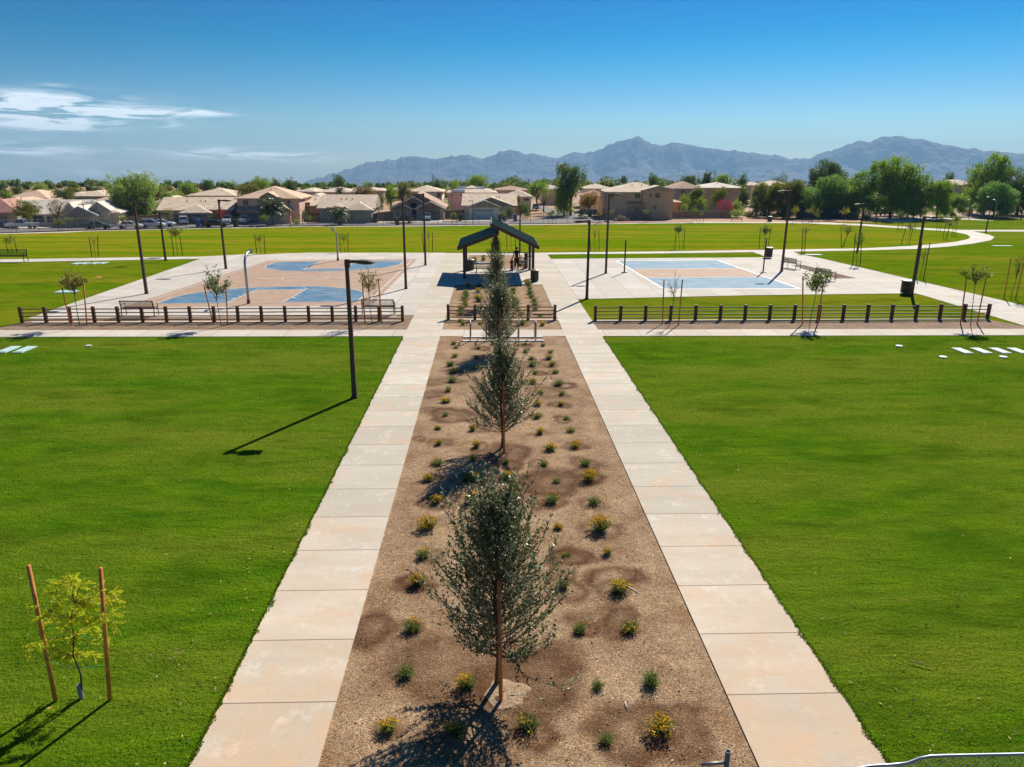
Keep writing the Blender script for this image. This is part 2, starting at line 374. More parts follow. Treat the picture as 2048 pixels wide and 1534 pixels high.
# planting beds: gravel as a fine draped mesh with noise swells and damp stains round the plants
SHR = dict(
 a=[(776,1465),(812,1352),(836,1170),(845,1116),(825,1262),(856,1056),(873,1006),(858,962),(874,930),(878,890),(876,860),(891,832),(892,806),(897,783),(905,764),(906,746),(900,733),(910,715),(912,697),(908,689),(926,650),(921,644),(922,630),(922,622),(930,614),(930,607),(928,600),(933,595),(931,589),(936,575)],
 b=[(912,1466),(933,1376),(942,1006),(951,962),(934,958),(946,922),(953,895),(945,861),(952,717),(957,698),(960,650),(962,621),(957,603),(954,598),(956,586),(958,574),(952,738)],
 c=[(1058,1458),(1212,1486),(1195,1378),(1159,1264),(1128,1176),(1133,1114),(1116,1058),(1103,1005),(1024,1004),(1015,960),(1012,928),(1113,966),(1088,931),(1100,902),(1080,868),(1075,837),(1075,812),(1081,788),(1066,768),(1071,748),(1065,733),(1063,719),(1052,705),(1048,691),(1044,650),(1041,631),(1035,623),(1029,616),(1033,609),(1029,603),(1027,597),(1026,590),(1027,583)],
 d=[(1322,1462),(1301,1370),(1258,1263),(1238,1186),(1215,1110),(1202,1062),(1188,1009),(1178,961),(1170,931),(1151,896),(1142,864),(1132,839),(1122,811),(1124,790),(1118,771),(1111,747),(1105,732),(1098,719),(1101,706),(1086,693),(1085,652),(1080,634),(1070,622),(1069,613),(1068,604),(1063,596),(1060,589),(1059,580),(1057,573),(1055,569)],
 e=[(949,520),(950,524),(947,529),(945,534),(967,516),(967,521),(964,529),(1041,533),(1038,525)])
PTS = {k: [G(*p) for p in v] for k, v in SHR.items()}
RINGS = []   # damp rings: centre, inner and outer radius, strength
for k in 'abcd':
    for i, p in enumerate(PTS[k]):
        if R.random() < .62:
            r = R.uniform(.26, .55); RINGS.append((p.x + R.uniform(-.15, .15), p.y + R.uniform(-.1, .1), r * .35 if R.random() < .5 else 0., r, R.uniform(.5, .95)))
for (px, py, ri, ro, st) in [(745,1258,0,.62,.85),(1060,1352,.0,1.05,.85),(900,1340,0,1.1,.7),(850,1310,.3,.8,.5),(960,1470,0,.9,.4),(1100,965,0,1.05,.9),(1160,950,0,.55,.8),(1230,1240,0,.55,.85),(1190,1245,.2,.6,.6),(1240,1165,.38,.62,.9),(1130,1170,.3,.55,.8),(1020,905,.1,.75,.85),(900,832,.5,.85,.9),(865,790,0,.6,.7),(860,765,.1,.8,.5),(940,835,.35,.7,.7),(860,820,0,.5,.5),(836,880,0,.35,.7),(1265,1470,.3,.75,.8),(1350,1480,0,.7,.7),(1000,1380,0,.9,.6),(1095,785,0,.8,.6),(1050,730,0,.8,.5),(1200,1060,.3,.6,.6),(980,800,0,.8,.4),(1150,893,.3,.5,.7)]:
    p = G(px, py); RINGS.append((p.x, p.y, ri, ro, st))
from mathutils import noise as mn
def bed(name, x0, x1, y0, y1, step, dz=-.012):
    nx = max(2, int((x1 - x0) / step)); ny = max(2, int((y1 - y0) / (step * 1.2)))
    X, Y = np.meshgrid(np.linspace(x0, x1, nx + 1), np.linspace(y0, y1, ny + 1)); X = X.ravel(); Y = Y.ravel()
    wx = np.array([mn.noise(Vector((a * .9, c * .9, 1.))) for a, c in zip(X, Y)]); wy = np.array([mn.noise(Vector((a * .9, c * .9, 7.))) for a, c in zip(X, Y)])
    w2 = np.array([mn.noise(Vector((a * 3.1, c * 3.1, 3.))) for a, c in zip(X, Y)])
    U = X + wx * .36 + w2 * .16; V = Y + wy * .36 + w2 * .13; D = np.zeros(len(X))
    for (cx, cy, ri, ro, st) in RINGS:
        r = np.hypot(U - cx, V - cy); sm = lambda e0, e1, q: np.clip((q - e0) / (e1 - e0), 0, 1)
        o = (1 - sm(ro * .72, ro * 1.06, r)); inn = 1 - (1 - sm(ri * .6, ri * 1.2, r)) * .75 if ri else 1
        D = np.maximum(D, o * inn * st * (.55 + .45 * sm(ro * .2, ro * .9, r)))
    edge = np.minimum(np.minimum(X - x0, x1 - X), .5) / .5
    Z = np.array([T(v) for v in Y]) + dz + (.02 * wx + .012 * w2 + .012) * np.clip(edge, 0, 1)
    me = bpy.data.meshes.new(name); F_ = []
    for j in range(ny):
        for i in range(nx): a = j * (nx + 1) + i; F_.append((a, a + 1, a + nx + 2, a + nx + 1))
    me.from_pydata(np.stack([X, Y, Z], 1).tolist(), [], F_)
    at = me.attributes.new('damp', 'FLOAT', 'POINT'); at.data.foreach_set('value', D.astype(np.float32)); me.polygons.foreach_set('use_smooth', [True] * len(F_))
    return tag(link(name, me, m_gravel), kind='structure')
# the lawn sheet runs under the bed, so the gravel lies a little above it
bed('gravel_bed', XW[1], XW[2], 4, 34.64, .07, .006)
bed('gravel_bed', XW[1], XW[2], 36.1, 50.6, .12, .006)
bed('gravel_bed', -1.9, 3.15, 58.75, 68.6, .2, .012)
# gravel strips under the rail fences, with their mow curbs
sheet('gravel_strip', [(-24.9, 36.35), (XW[0], 36.1), (XW[0], 39.95), (-24.3, 39.1)], .012, m_mulch, 0, px=False)
sheet('gravel_strip', [(XW[3], 36.06), (28.6, 36.2), (27.6, 38.3), (XW[3], 38.05)], .012, m_mulch, 0, px=False)
m_curb = pm('curb_concrete', S(206, 192, 172), S(190, 174, 152), 2, .85)
for a, c, ya, yc in ((-24.0, -4.7, 38.02, 38.1), (-2.393, 3.728, 38.6, 38.4), (5.6, 27.6, 38.2, 38.5)):
    sheet('curb', [(a, ya - .02), (c, yc - .02), (c, yc + .22), (a, ya + .22)], .035, m_curb, .06, px=False)
# plazas
sheet('plaza', [(-24.75, 39.05), (XW[0], 39.95), (XW[0], 71.6), (-17.2, 71.3), (-22.6, 68.0), (-25.4, 65.1)], .022, m_plaza, .05, px=False)
sheet('plaza', [(XW[1], 50.55), (XW[2], 50.55), (XW[2], 58.75), (XW[1], 58.75)], .05, m_plaza, .09, px=False)
sheet('plaza', [(XW[1], 68.6), (XW[2], 68.6), (XW[2], 71.2), (XW[1], 71.2)], .03, m_plaza, .05, px=False)
sheet('plaza', [(XW[1], 58.75), (-1.9, 58.75), (-1.9, 68.6), (XW[1], 68.6)], .03, m_plaza, .05, px=False)
sheet('plaza', [(3.15, 58.75), (XW[2], 58.75), (XW[2], 68.6), (3.15, 68.6)], .03, m_plaza, .05, px=False)
sheet('plaza', [(1128, 599.5), (1500, 591), (1830, 587), (1849, 592), (2060, 655.5), (2300, 656), (2300, 653), (2048, 611.5), (1600, 509), (1585, 503.3), (1505, 504.5), (1532, 515), (1300, 516.5), (1118, 518), (1060, 518.2), (1090, 560)], .022, m_plaza, .05)
sheet('path', [(1062, 512), (1088, 509.5), (1300, 507.5), (1512, 504.6), (1585, 503.4), (1585, 499.2), (1300, 503.5), (1062, 506)], .026, m_farwalk, .05)
sheet('path', [(-400, 533), (0, 525.2), (200, 521.5), (400, 518), (452, 516.5), (520, 507.5), (400, 513.8), (200, 516.2), (0, 519.2), (-400, 525)], .026, m_farwalk, .05)
sheet('lawn', [(-25.0, 65.4), (-36, 64.6), (-24.4, 66.0)], .01, m_mid, 0, px=False)
PI2 = [(1585,499.2),(1728,497),(1808,493),(1866,489),(1911,484),(1936,478.5),(1941,474),(1932,468.5),(1900,462.5),(1831,458),(1717,451.2),(1640,448),(1580,446.3),(1385,446),(1385,443.6),(1580,444.2),(1640,445),(1717,447.7),(1866,457.2),(1918,460),(2048,460),(2300,461),(2300,464),(2048,463.2),(1946,462.9),(1978,469.5),(1989,474.5),(1982,480.5),(1946,487.5),(1900,493.2),(1831,498.2),(1717,501.3),(1585,503.6)]
sheet('path', PI2, .028, m_farwalk, .05)
sheet('far_path', PN[1:11] + PF[0:10][::-1], .03, m_farwalk, .05)
sheet('far_court', [(1724,437.2),(1779,443),(1797,444.2),(1860,440),(1925,439),(1995,441.9),(1925,436.4),(1850,434.6),(1831,434.4)], .028, m_farwalk, .04)
sheet('far_court_paint', [(1745,438.4),(1790,440.8),(1850,438.6),(1885,437.6),(1845,436),(1800,436.6)], .034, pm('far_court_blue', S(150, 170, 190), S(130, 152, 178), 1, .8), 0)
m_patch = gravelmat('bench_patch_gravel', False, S(138, 112, 92), S(118, 94, 74))
sheet('gravel_patch', [(1583, 531), (1607, 530.5), (1712, 557), (1670, 557.5)], .03, m_patch, 0)
# road beyond the field, driveways
sheet('road', [(-300,475),(0,465.2),(164,459.8),(400,454.6),(605,450.8),(820,449.6),(1000,447.8),(1135,446),(1236,443),(1215,437),(1165,430),(1120,421),(1090,412),(1076,412),(1086,421),(1096,430),(1090,436),(1040,441),(820,445),(400,450),(164,454.5),(0,459),(-300,470)], .01, m_asphalt, 0)
sheet('pavement', [(-300,469.6),(0,458.6),(164,454.1),(400,449.6),(820,444.6),(1040,440.6),(1040,439.6),(820,443.4),(400,448.2),(164,452.6),(0,457),(-300,468)], .1, m_curb, .1)
for q in [((20,452),(60,451),(100,457),(40,459)),((146,452),(205,450),(225,454.5),(160,456)),((366,445.5),(428,444),(440,450),(378,451)),((420,441),(450,440.5),(470,449),(425,450)),((485,444),(520,443),(535,448),(490,449)),((697,443),(743,442),(775,446),(715,447)),((838,437.5),(886,437),(884,445),(832,445)),((940,436.5),(992,436),(1000,442.5),(935,443)),((1120,424),(1160,423),(1200,433),(1170,432))]:
    sheet('driveway', q, .05, m_farwalk, .05)
# bare strip of landscaping by the wall on the right
sheet('landscape_strip', [(1150,446.8),(1240,443.2),(1345,441),(1500,437),(1600,437),(1700,437.3),(1766,445.2),(1640,442.6),(1580,443.9),(1385,443.4)], .012, pm('red_earth', S(176, 128, 92), S(160, 120, 90), .6, .9, bump=.4, bscale=8), 0)

# ---------------------------------------------------------------- sports courts
m_tan = pm('court_tan_paint', S(172, 142, 118), S(160, 130, 106), 1.2, .8, bump=.1, bscale=60)
m_blue = pm('court_blue_paint', S(66, 116, 146), S(56, 104, 134), 1.0, .75, bump=.1, bscale=60)
m_blue2 = pm('volleyball_blue_paint', S(112, 148, 168), S(98, 134, 154), .7, .8, bump=.1, bscale=60)
def wear(mt, amt=.4):
    n = mt.node_tree; b_ = n.nodes['Principled BSDF']; src = b_.inputs['Base Color'].links[0].from_socket
    tc_ = n.nodes.new('ShaderNodeTexCoord'); mp = n.nodes.new('ShaderNodeMapping'); mp.inputs['Scale'].default_value = (.6, 1.5, 1); n.links.new(tc_.outputs['Object'], mp.inputs[0])
    nn = n.nodes.new('ShaderNodeTexNoise'); nn.inputs['Scale'].default_value = .9; nn.inputs['Detail'].default_value = 8; nn.inputs['Roughness'].default_value = .72; n.links.new(mp.outputs[0], nn.inputs['Vector'])
    mr = n.nodes.new('ShaderNodeMapRange'); mr.inputs[1].default_value = .45; mr.inputs[2].default_value = .72; mr.inputs[4].default_value = amt; n.links.new(nn.outputs['Fac'], mr.inputs[0])
    mxx = n.nodes.new('ShaderNodeMixRGB'); mxx.inputs[2].default_value = S(196, 182, 164); n.links.new(mr.outputs[0], mxx.inputs[0]); n.links.new(src, mxx.inputs[1]); n.links.new(mxx.outputs[0], b_.inputs['Base Color'])
for q_ in (m_tan, m_blue, m_blue2): wear(q_, .42)
m_line = pm('white_line_paint', S(236, 232, 224), S(220, 214, 204), 5, .7)
NL, NRt, FR_, FL_ = Vector((-20.75, 43.3)), Vector((-7.35, 44.05)), Vector((-6.75, 64.2)), Vector((-18.95, 62.8))
def CT(u, v): p = (NL * (1 - u) + NRt * u) * (1 - v) + (FL_ * (1 - u) + FR_ * u) * v; return (p.x, p.y)
def csheet(name, uv, dz, mat): return sheet(name, [CT(*p) for p in uv], dz, mat, 0, px=False)
csheet('court_surface', [(-.03, -.06), (1.03, -.06), (1.03, 1.055), (-.03, 1.055)], .028, m_tan)
def arc(cu, cv, ru, rv, a0, a1, n=28): return [(cu + ru * cos(radians(a0 + (a1 - a0) * i / n)), cv + rv * sin(radians(a0 + (a1 - a0) * i / n))) for i in range(n + 1)]
def line(pts, wd=.055, closed=False, dz=.04):
    b = MB(); pts = [Vector(CT(*p)) for p in pts]
    if closed: pts.append(pts[0])
    for a, c in zip(pts, pts[1:]):
        d = (c - a)
        if d.length < 1e-6: continue
        n = Vector((-d.y, d.x)).normalized() * wd / 2; e = d.normalized() * wd * .2
        b.add([(q.x, q.y, dz + T(q.y)) for q in (a - n - e, a + n - e, c + n + e, c - n + e)], [(0, 1, 2, 3)])
    return tag(b.build('court_line', m_line), kind='structure')
for sgn, base in ((1, 0), (-1, 1)):
    V = lambda v: base + sgn * v
    a3 = arc(.508, .10, .44, .215, 0, 180)
    poly = [(.948, 0)] + a3 + [(.068, 0)]
    keyw = [(.372, 0), (.372, .25)] + [p for p in arc(.495, .25, .123, .0001, 180, 0, 2)] + [(.618, .25), (.618, 0)]
    csheet('court_paint', [(u, V(v)) for u, v in [(.948, 0)] + a3 + [(.068, 0)]], .032, m_blue)
    csheet('court_key', [(u, V(v)) for u, v in [(.372, 0), (.372, .24), (.618, .24), (.618, 0)]], .036, m_tan)
    line([(u, V(v)) for u, v in poly]); line([(u, V(v)) for u, v in [(.372, 0), (.372, .24), (.618, .24), (.618, 0)]])
    line([(u, V(v)) for u, v in arc(.495, .24, .123, .065, 0, 180, 20)])
    dash = arc(.495, .24, .115, -.06, 15, 165, 14)
    for i in range(0, 14, 3): line([(u, V(v)) for u, v in dash[i:i + 2]])
    for u, du in ((.372, -.022), (.618, .022)):
        for v in (.08, .12, .16): line([(u, V(v)), (u + du, V(v))], .07 if v > .1 else .14)
line([(0, 0), (1, 0), (1, 1), (0, 1)], closed=True); line([(0, .5), (1, .5)])
line(arc(.5, .5, .125, .075, 0, 360, 40)); line(arc(.5, .5, .046, .028, 0, 360, 24))
VN = [(12.02, 48.95), (21.25, 49.1), (20.28, 64.6), (11.35, 63.9)]
def VT(u, v):
    a = [Vector(p) for p in VN]; p = (a[0] * (1 - u) + a[1] * u) * (1 - v) + (a[3] * (1 - u) + a[2] * u) * v; return (p.x, p.y)
sheet('volleyball_court', [VT(-.02, -.015), VT(1.02, -.015), VT(1.02, 1.015), VT(-.02, 1.015)], .028, m_line, 0, px=False)
for v0, v1, mt in ((.0, .335, m_blue2), (.345, .655, m_tan), (.665, 1., m_blue2)):
    sheet('volleyball_paint', [VT(0, v0), VT(1, v0), VT(1, v1), VT(0, v1)], .033, mt, 0, px=False)

# ================================================================ park furniture
m_bronze = pm('bronze_paint', S(80, 60, 50), S(68, 50, 42), 3, .5, .15, spec=.4)
m_rail = pm('brown_recycled_plastic', S(112, 76, 56), S(92, 60, 44), 6, .65, bump=.2, bscale=30, spec=.3)
m_dark = pm('black_metal', S(38, 34, 33), S(30, 27, 27), 4, .45, .3, spec=.4)
m_galv = pm('galvanised_steel', S(165, 170, 176), S(140, 146, 152), 4, .38, .6, spec=.5)
m_gpost = pm('weathered_galvanised', S(150, 146, 140), S(126, 120, 112), 5, .5, .5, spec=.5)
m_stake = pm('lodgepole_stake', S(214, 138, 78), S(186, 112, 58), 8, .8, bump=.3, bscale=40)
m_stake2 = pm('brown_stake', S(120, 78, 50), S(96, 60, 38), 8, .85)
m_led = pm('lens', S(210, 210, 200), None, 5, .3)
m_tie = pm('green_tie_wire', S(40, 150, 110), None, 5, .5)
m_wood = pm('young_bark', S(112, 92, 72), S(88, 70, 54), 9, .9, bump=.4, bscale=30)

# rail fences -----------------------------------------------------------
def rail_fence(label, a, c, n, h=.80):
    a, c = Vector(a), Vector(c); t = thing('rail_fence', label, 'rail fence', a, 0, 'brown rail fences along the crossing path')
    d = c - a; d.z = 0; L = d.length; u = d / L
    for i in range(n):
        p = u * (L * i / (n - 1)); b = MB(); lean = R.uniform(-.012, .012)
        b.bar(p + Vector((0, 0, -.1)), p + Vector((lean, 0, h)), .15, .15); b.box(p + Vector((lean, 0, h + .012)), (.16, .16, .03))
        b.build('post', m_rail, t, bevel=.012)
    for k in range(4):
        b = MB(); z = .13 + k * .19
        for i in range(n - 1):
            p0, p1 = u * (L * i / (n - 1)), u * (L * (i + 1) / (n - 1)); b.bar(p0 + u * .07 + Vector((0, 0, z + R.uniform(-.008, .008))), p1 - u * .07 + Vector((0, 0, z + R.uniform(-.008, .008))), .06, .045)
        b.build('rail', m_rail, t)
    return t
def g(px, py, dz=0): p = G(px, py); p.z += dz; return p
rail_fence('long brown rail fence in front of the basketball court', (-24.38, 37.99, .03), (-4.62, 38.25, .03), 17)
rail_fence('short brown rail fence across the gravel bed behind the bike racks', (-2.2, 38.62, .03), (3.55, 38.5, .03), 5)
rail_fence('long brown rail fence in front of the small lawn on the right', (5.72, 38.3, .03), (27.62, 38.72, .03), 17)

# lamp posts ------------------------------------------------------------
def lamp_post(label, px, py, topy, side, group='brown lamp posts of the park', wpost=.17, x=None):
    p = G(px, py); p.z += .02
    h = AT(px, topy, p.y).z - p.z
    t = thing('lamp_post', label, 'lamp post', p, R.uniform(-.03, .03), group)
    b = MB(); w0, w1 = wpost, wpost * .68
    b.add([(s * q[0], s * q[1], z) for s, z in ((w0 / 2, 0), (w1 / 2, h)) for q in ((-1, -1), (1, -1), (1, 1), (-1, 1))], [(0, 1, 2, 3), (4, 5, 6, 7)] + [(i, (i + 1) % 4, 4 + (i + 1) % 4, 4 + i) for i in range(4)])
    b.build('pole', m_bronze, t, bevel=.012)
    b = MB(); b.box((0, 0, .02), (wpost * 1.35, wpost * 1.35, .05)); b.build('base_plate', m_bronze, t)
    b = MB(); b.box((side * .02, 0, h - .13), (.17, .17, .26)); b.box((side * .24, 0, h - .07), (.38, .09, .1)); b.build('arm', m_bronze, t, bevel=.008)
    b = MB(); L = .62; x0 = .36
    prof = [(x0, h - .12), (x0 + L * .5, h - .15), (x0 + L, h - .11), (x0 + L, h - .085), (x0 + L * .6, h - .03), (x0 + .1, h - .01), (x0, h - .03)]
    b.prism([(side * a, z) for a, z in prof], -.16, .16, 'xz'); b.build('lamp_head', m_bronze, t, bevel=.01)
    b = MB(); b.box((side * (x0 + L * .52), 0, h - .152), (L * .5, .2, .01)); b.build('lens', m_led, t)
    return t
for a in [('near brown lamp post on the left lawn beside the walkway', 709.5, 795, 519, 1),
          ('brown lamp post at the front left edge of the basketball court', 293.4, 588, 404, 1),
          ('brown lamp post on the lawn behind the far left path', 331.5, 521, 425, 1),
          ('brown lamp post at the back left of the basketball court', 452, 538, 399, 1),
          ('tall brown lamp post at the right side of the basketball court, nearer one', 812, 578, 393, -1),
          ('tall brown lamp post right of the basketball court, farther one', 851, 531, 387, -1),
          ('brown lamp post at the corner of the small lawn, left of the volleyball court', 1173.5, 598, 440, -1),
          ('tall brown lamp post standing on the plaza left of the volleyball court', 1211.5, 547, 387, 1),
          ('tall brown lamp post at the right of the volleyball court by the bench', 1563, 543, 380, -1),
          ('brown lamp post beside the trash can at the right end of the small lawn', 1823, 589, 432, 1),
          ('brown lamp post on the lawn beyond the picnic shelter', 1039.5, 505.5, 411, -1),
          ('brown lamp post beside the curving path among staked trees', 1715, 501, 407, -1),
          ('brown lamp post at the outer bend of the curving path', 1971, 467, 393, -1),
          ('grey brown lamp post left of the far small court', 1752, 443, 386, -1),
          ('grey brown lamp post at the middle of the far small court', 1840, 441, 379, -1),
          ('brown lamp post at the far right end of the far small court', 1936, 437, 399, -1),
          ('brown lamp post at the right edge of the far lawn', 2041, 441, 372, -1)]: lamp_post(*a)
# lamp posts of the street beyond the field
for i, (lb, px, py, ty, sd) in enumerate([('thin street lamp by the road on the far left', 174, 460, 408, -1), ('thin street lamp in front of the pink two storey house', 581.5, 454, 406, -1),
        ('thin street lamp before the cream garage house', 946, 449, 401, -1), ('thin street lamp standing at the corner of the side street', 1198, 447, 378, -1)]):
    lamp_post(lb, px, py, ty, sd, 'thin street lamps along the far road', .14)

# benches ---------------------------------------------------------------
def bench(label, p, rz, w=1.83, mat=m_bronze, sc=1.):
    """slatted metal bench; it faces local -y"""
    t = thing('park_bench', label, 'bench', p, rz, 'slatted metal park benches', sc)
    b = MB(); n = 26
    for i in range(n): x = -w / 2 + .05 + (w - .1) * i / (n - 1); b.bar((x, .21, .48), (x, .30, .84), .028, .012)
    b.build('backrest', mat, t)
    b = MB(); b.bar((-w / 2, .305, .86), (w / 2, .305, .86), .045); b.bar((-w / 2, .20, .46), (w / 2, .20, .46), .04); b.build('back_frame', mat, t)
    b = MB()
    for i in range(n): x = -w / 2 + .05 + (w - .1) * i / (n - 1); b.bar((x, -.24, .44), (x, .19, .43), .03, .012)
    b.bar((-w / 2, -.25, .435), (w / 2, -.25, .435), .04); b.build('seat', mat, t)
    for s_ in (-1, 1):
        b = MB(); x = s_ * w / 2; b.tube([(x, -.27, 0), (x, -.25, .44), (x, -.25, .64), (x, -.2, .67), (x, .24, .66)], .025, 6); b.build('armrest', mat, t)
        b = MB(); b.tube([(x, .30, 0), (x, .22, .44), (x, .315, .88)], .027, 6); b.bar((x, -.26, .4), (x, .22, .4), .035); b.build('leg', mat, t)
    return t
m_bench = pm('bench_tan_bronze', S(96, 80, 66), S(80, 66, 54), 4, .5, .3)
bench('tan bronze bench behind the rail fence, near the left staked tree', (-19.1, 39.75, .03), pi, 1.75, m_bench)
bench('black bench behind the rail fence beside the walkway', (-6.15, 40.1, .03), pi, 1.75, m_dark)
bench('dark bench at the far left edge beside the field path', g(24, 524), .05, 2.0, m_dark, 1.15)
bench('grey bench beside the tall lamp right of the volleyball court', g(1583, 537, .04), 1.95, 1.5, m_bench, .95)
bench('grey bench on the plaza behind the bushy staked tree', g(1650, 560, .04), 1.95, 1.5, m_bench, .95)
bench('brown bench on the far path below the pink bougainvillea', g(1473, 443.5, .05), pi, 2.2, m_dark, 1.15)
bench('dark bench on the far path below the dark netted fence', g(1614, 446, .05), pi, 2.0, m_dark, 1.15)
# slab under the two fence benches
for a in ((-20.2, -18.0), (-7.2, -5.1)): sheet('bench_slab', [(a[0], 39.4), (a[1], 39.4), (a[1], 40.15), (a[0], 40.15)], .034, m_curb, .05, px=False)

# litter bins -----------------------------------------------------------
def bin_(label, p, h=.86, r=.30):
    t = thing('trash_can', label, 'trash can', p, R.uniform(0, 1), 'slatted brown trash cans', h / .9)
    b = MB(); n = 26
    for i in range(n):
        a = 2 * pi * i / n; c, s_ = cos(a), sin(a)
        b.box((r * c, r * s_, .44), (.014, .048, .74), M=Matrix.Rotation(a, 3, 'Z'))
    b.build('slats', m_bench, t)
    for z in (.08, .46, .8):
        b = MB(); b.lathe([(r - .012, z - .02), (r + .012, z - .02), (r + .012, z + .02), (r - .012, z + .02), (r - .012, z - .02)], n=24); b.build('hoop', m_bench, t)
    b = MB(); b.lathe([(0, .06), (r - .05, .06), (r - .05, .8), (r - .08, .8), (r - .08, .1), (0, .1)], n=20); b.build('liner', m_dark, t, True)
    b = MB(); b.lathe([(.14, .90), (r - .03, .89), (r + .05, .85), (r + .06, .82), (r + .02, .82), (.13, .87), (.14, .90)], n=28); b.build('lid', m_gpost, t, True)
    return t
bin_('slatted trash can beside the front right post of the picnic shelter', g(1069, 564, .05))
bin_('slatted trash can behind the left posts of the picnic shelter', g(941, 541, .05))
bin_('slatted trash can on the plaza behind the volleyball post', g(1536, 516, .04), .96, .33)
bin_('slatted trash can next to the lamp post by the small lawn', g(1812, 588, .04), .9, .36)
bin_('small dark trash can on the far path left of the mesquite trees', g(1539, 444, .04), 1.3, .36)

# basketball gooseneck posts ---------------------------------------------
def goose(label, px, py, h, sgn, off=1.15):
    p = G(px, py); p.z += .03
    t = thing('basketball_post', label, 'basketball post', p, 0, 'gooseneck basketball posts without backboards')
    pts = [(0, 0, 0), (0, 0, h * .55), (0, 0, h * .78)] + [(0, sgn * off * (1 - cos(a)) * .75, h * .78 + h * .22 * sin(a)) for a in (.3, .6, .9, 1.2, 1.45)] + [(0, sgn * off, h + .02)]
    b = MB(); b.tube(pts, [.075] * 2 + [.07] * (len(pts) - 2), 12); b.build('pole', m_galv, t, True)
    b = MB(); b.box((0, sgn * (off + .03), h + .02), (.26, .03, .24)); b.build('mounting_plate', m_galv, t)
    b = MB(); b.cyl((0, 0, 0), .095, .22, 12); b.build('base_sleeve', pm('rusty_primer', S(140, 70, 56), None, 5, .8), t)
    return t
goose('near galvanised gooseneck basketball post by the rail fence', 497.5, 608, 2.95, 1)
goose('far galvanised gooseneck basketball post at the back of the blue court', 676, 522, 2.75, -1, 1.3)
goose('small gooseneck basketball post at the left of the far court', 1811, 438.5, 5.2, 1, 2.)
goose('small bluish gooseneck basketball post at the right of the far court', 1987, 440.5, 4.9, 1, 2.)
# volleyball posts
for lb, px, py, h in (('black volleyball post left of the volleyball court', 1248.5, 546, 2.47), ('rusty volleyball post right of the volleyball court', 1526, 545, 2.6)):
    t = thing('volleyball_post', lb, 'volleyball post', g(px, py, .03)); b = MB(); b.cyl((0, 0, 0), .055, h, 12); b.build('pole', m_dark if px < 1300 else m_rail, t, True)
    b = MB(); b.lathe([(0, .03), (.24, .03), (.26, .01), (.26, 0), (0, 0)], n=24); b.build('base_plate', m_dark, t)
    b = MB(); b.cyl((0, 0, h), .06, .04, 12); b.build('cap', m_dark, t)

# picnic shelter ----------------------------------------------------------
t = thing('picnic_shelter', 'open picnic shelter with two overlapping dark green roof slopes on brown posts', 'picnic shelter', (.6, 55.7, .05))
O = Vector((.6, 55.7, .05))
m_roofm = NT('green_standing_seam'); sp = m_roofm.node('ShaderNodeSeparateXYZ'); m_roofm.l.new(m_roofm.pos(), sp.inputs[0])
m_roofm.col(m_roofm.mix(m_roofm.ramp(m_roofm.noise(.8, 3), .3, .7), S(62, 90, 82), S(74, 104, 94))); m_roofm.rough(.3); m_roofm.b.inputs['Metallic'].default_value = .25; m_green = m_roofm.m
def slab_roof(name, x0, z0, x1, z1, y0=52.55, y1=58.95, th=.05):
    q = t_roof = None
    b = MB(); d = Vector((x1 - x0, 0, z1 - z0)); L = d.length; u = d / L; nrm = Vector((-u.z, 0, u.x)); nrm = nrm if nrm.z > 0 else -nrm
    P = lambda s_, y, k: Vector((x0, y, z0)) + u * s_ * L + nrm * k - O
    b.add([P(a, y, k) for a in (0, 1) for y in (y0, y1) for k in (0, th)], [(0, 2, 3, 1), (4, 5, 7, 6), (0, 1, 5, 4), (2, 6, 7, 3), (1, 3, 7, 5), (0, 4, 6, 2)])
    o = b.build(name, m_green, t)
    b = MB(); n = int((y1 - y0) / .40)
    for i in range(n + 1):
        y = y0 + .03 + (y1 - y0 - .06) * i / n; b.bar(P(0.01, y, th + .012), P(.99, y, th + .012), .02, .035)
    b.build('seam', m_green, o)
    b = MB()
    for y in (y0 - .014, y1 + .014): b.bar(P(-.01, y, -.06), P(1.01, y, -.06), .026, .24)
    for s_ in (-.006, 1.006): b.bar(P(s_, y0 - .02, -.06), P(s_, y1 + .02, -.06), .03, .2)
    b.build('fascia', m_bronze, o)
    return P
LX0, LZ0, LX1, LZ1 = -2.25, 2.36, .55, 3.40
RX0, RZ0, RX1, RZ1 = .18, 4.06, 3.60, 2.45
slab_roof('roof', LX0, LZ0, LX1, LZ1); slab_roof('roof', RX0, RZ0, RX1, RZ1)
zl = lambda x: LZ0 + (LZ1 - LZ0) * (x - LX0) / (LX1 - LX0); zr = lambda x: RZ0 + (RZ1 - RZ0) * (x - RX0) / (RX1 - RX0)
for y in (53.5, 57.9):
    b = MB(); b.bar(Vector((LX0 + .12, y, zl(LX0 + .12) - .12)) - O, Vector((LX1 + .06, y, zl(LX1 + .06) - .12)) - O, .14, .2); b.build('beam', m_bronze, t)
    b = MB(); b.bar(Vector((RX0 + .1, y, zr(RX0 + .1) - .12)) - O, Vector((RX1 - .12, y, zr(RX1 - .12) - .12)) - O, .14, .2); b.build('beam', m_bronze, t)
    b = MB(); b.box(Vector((.62, y, (zl(.55) - .25 + zr(.62) - .1) / 2)) - O, (.24, .2, zr(.62) - zl(.55) + .1)); b.build('ridge_post', m_bronze, t)
    for x, z in ((-1.8, zl(-1.8)), (3.24, zr(3.24))):
        b = MB(); b.box((x - O.x, y - O.y, (z - .12) / 2), (.2, .2, z - .12)); b.build('post', m_bronze, t, bevel=.01)
        b = MB(); b.box((x - O.x, y - O.y, .02), (.32, .32, .04)); b.build('base_plate', m_bronze, t)
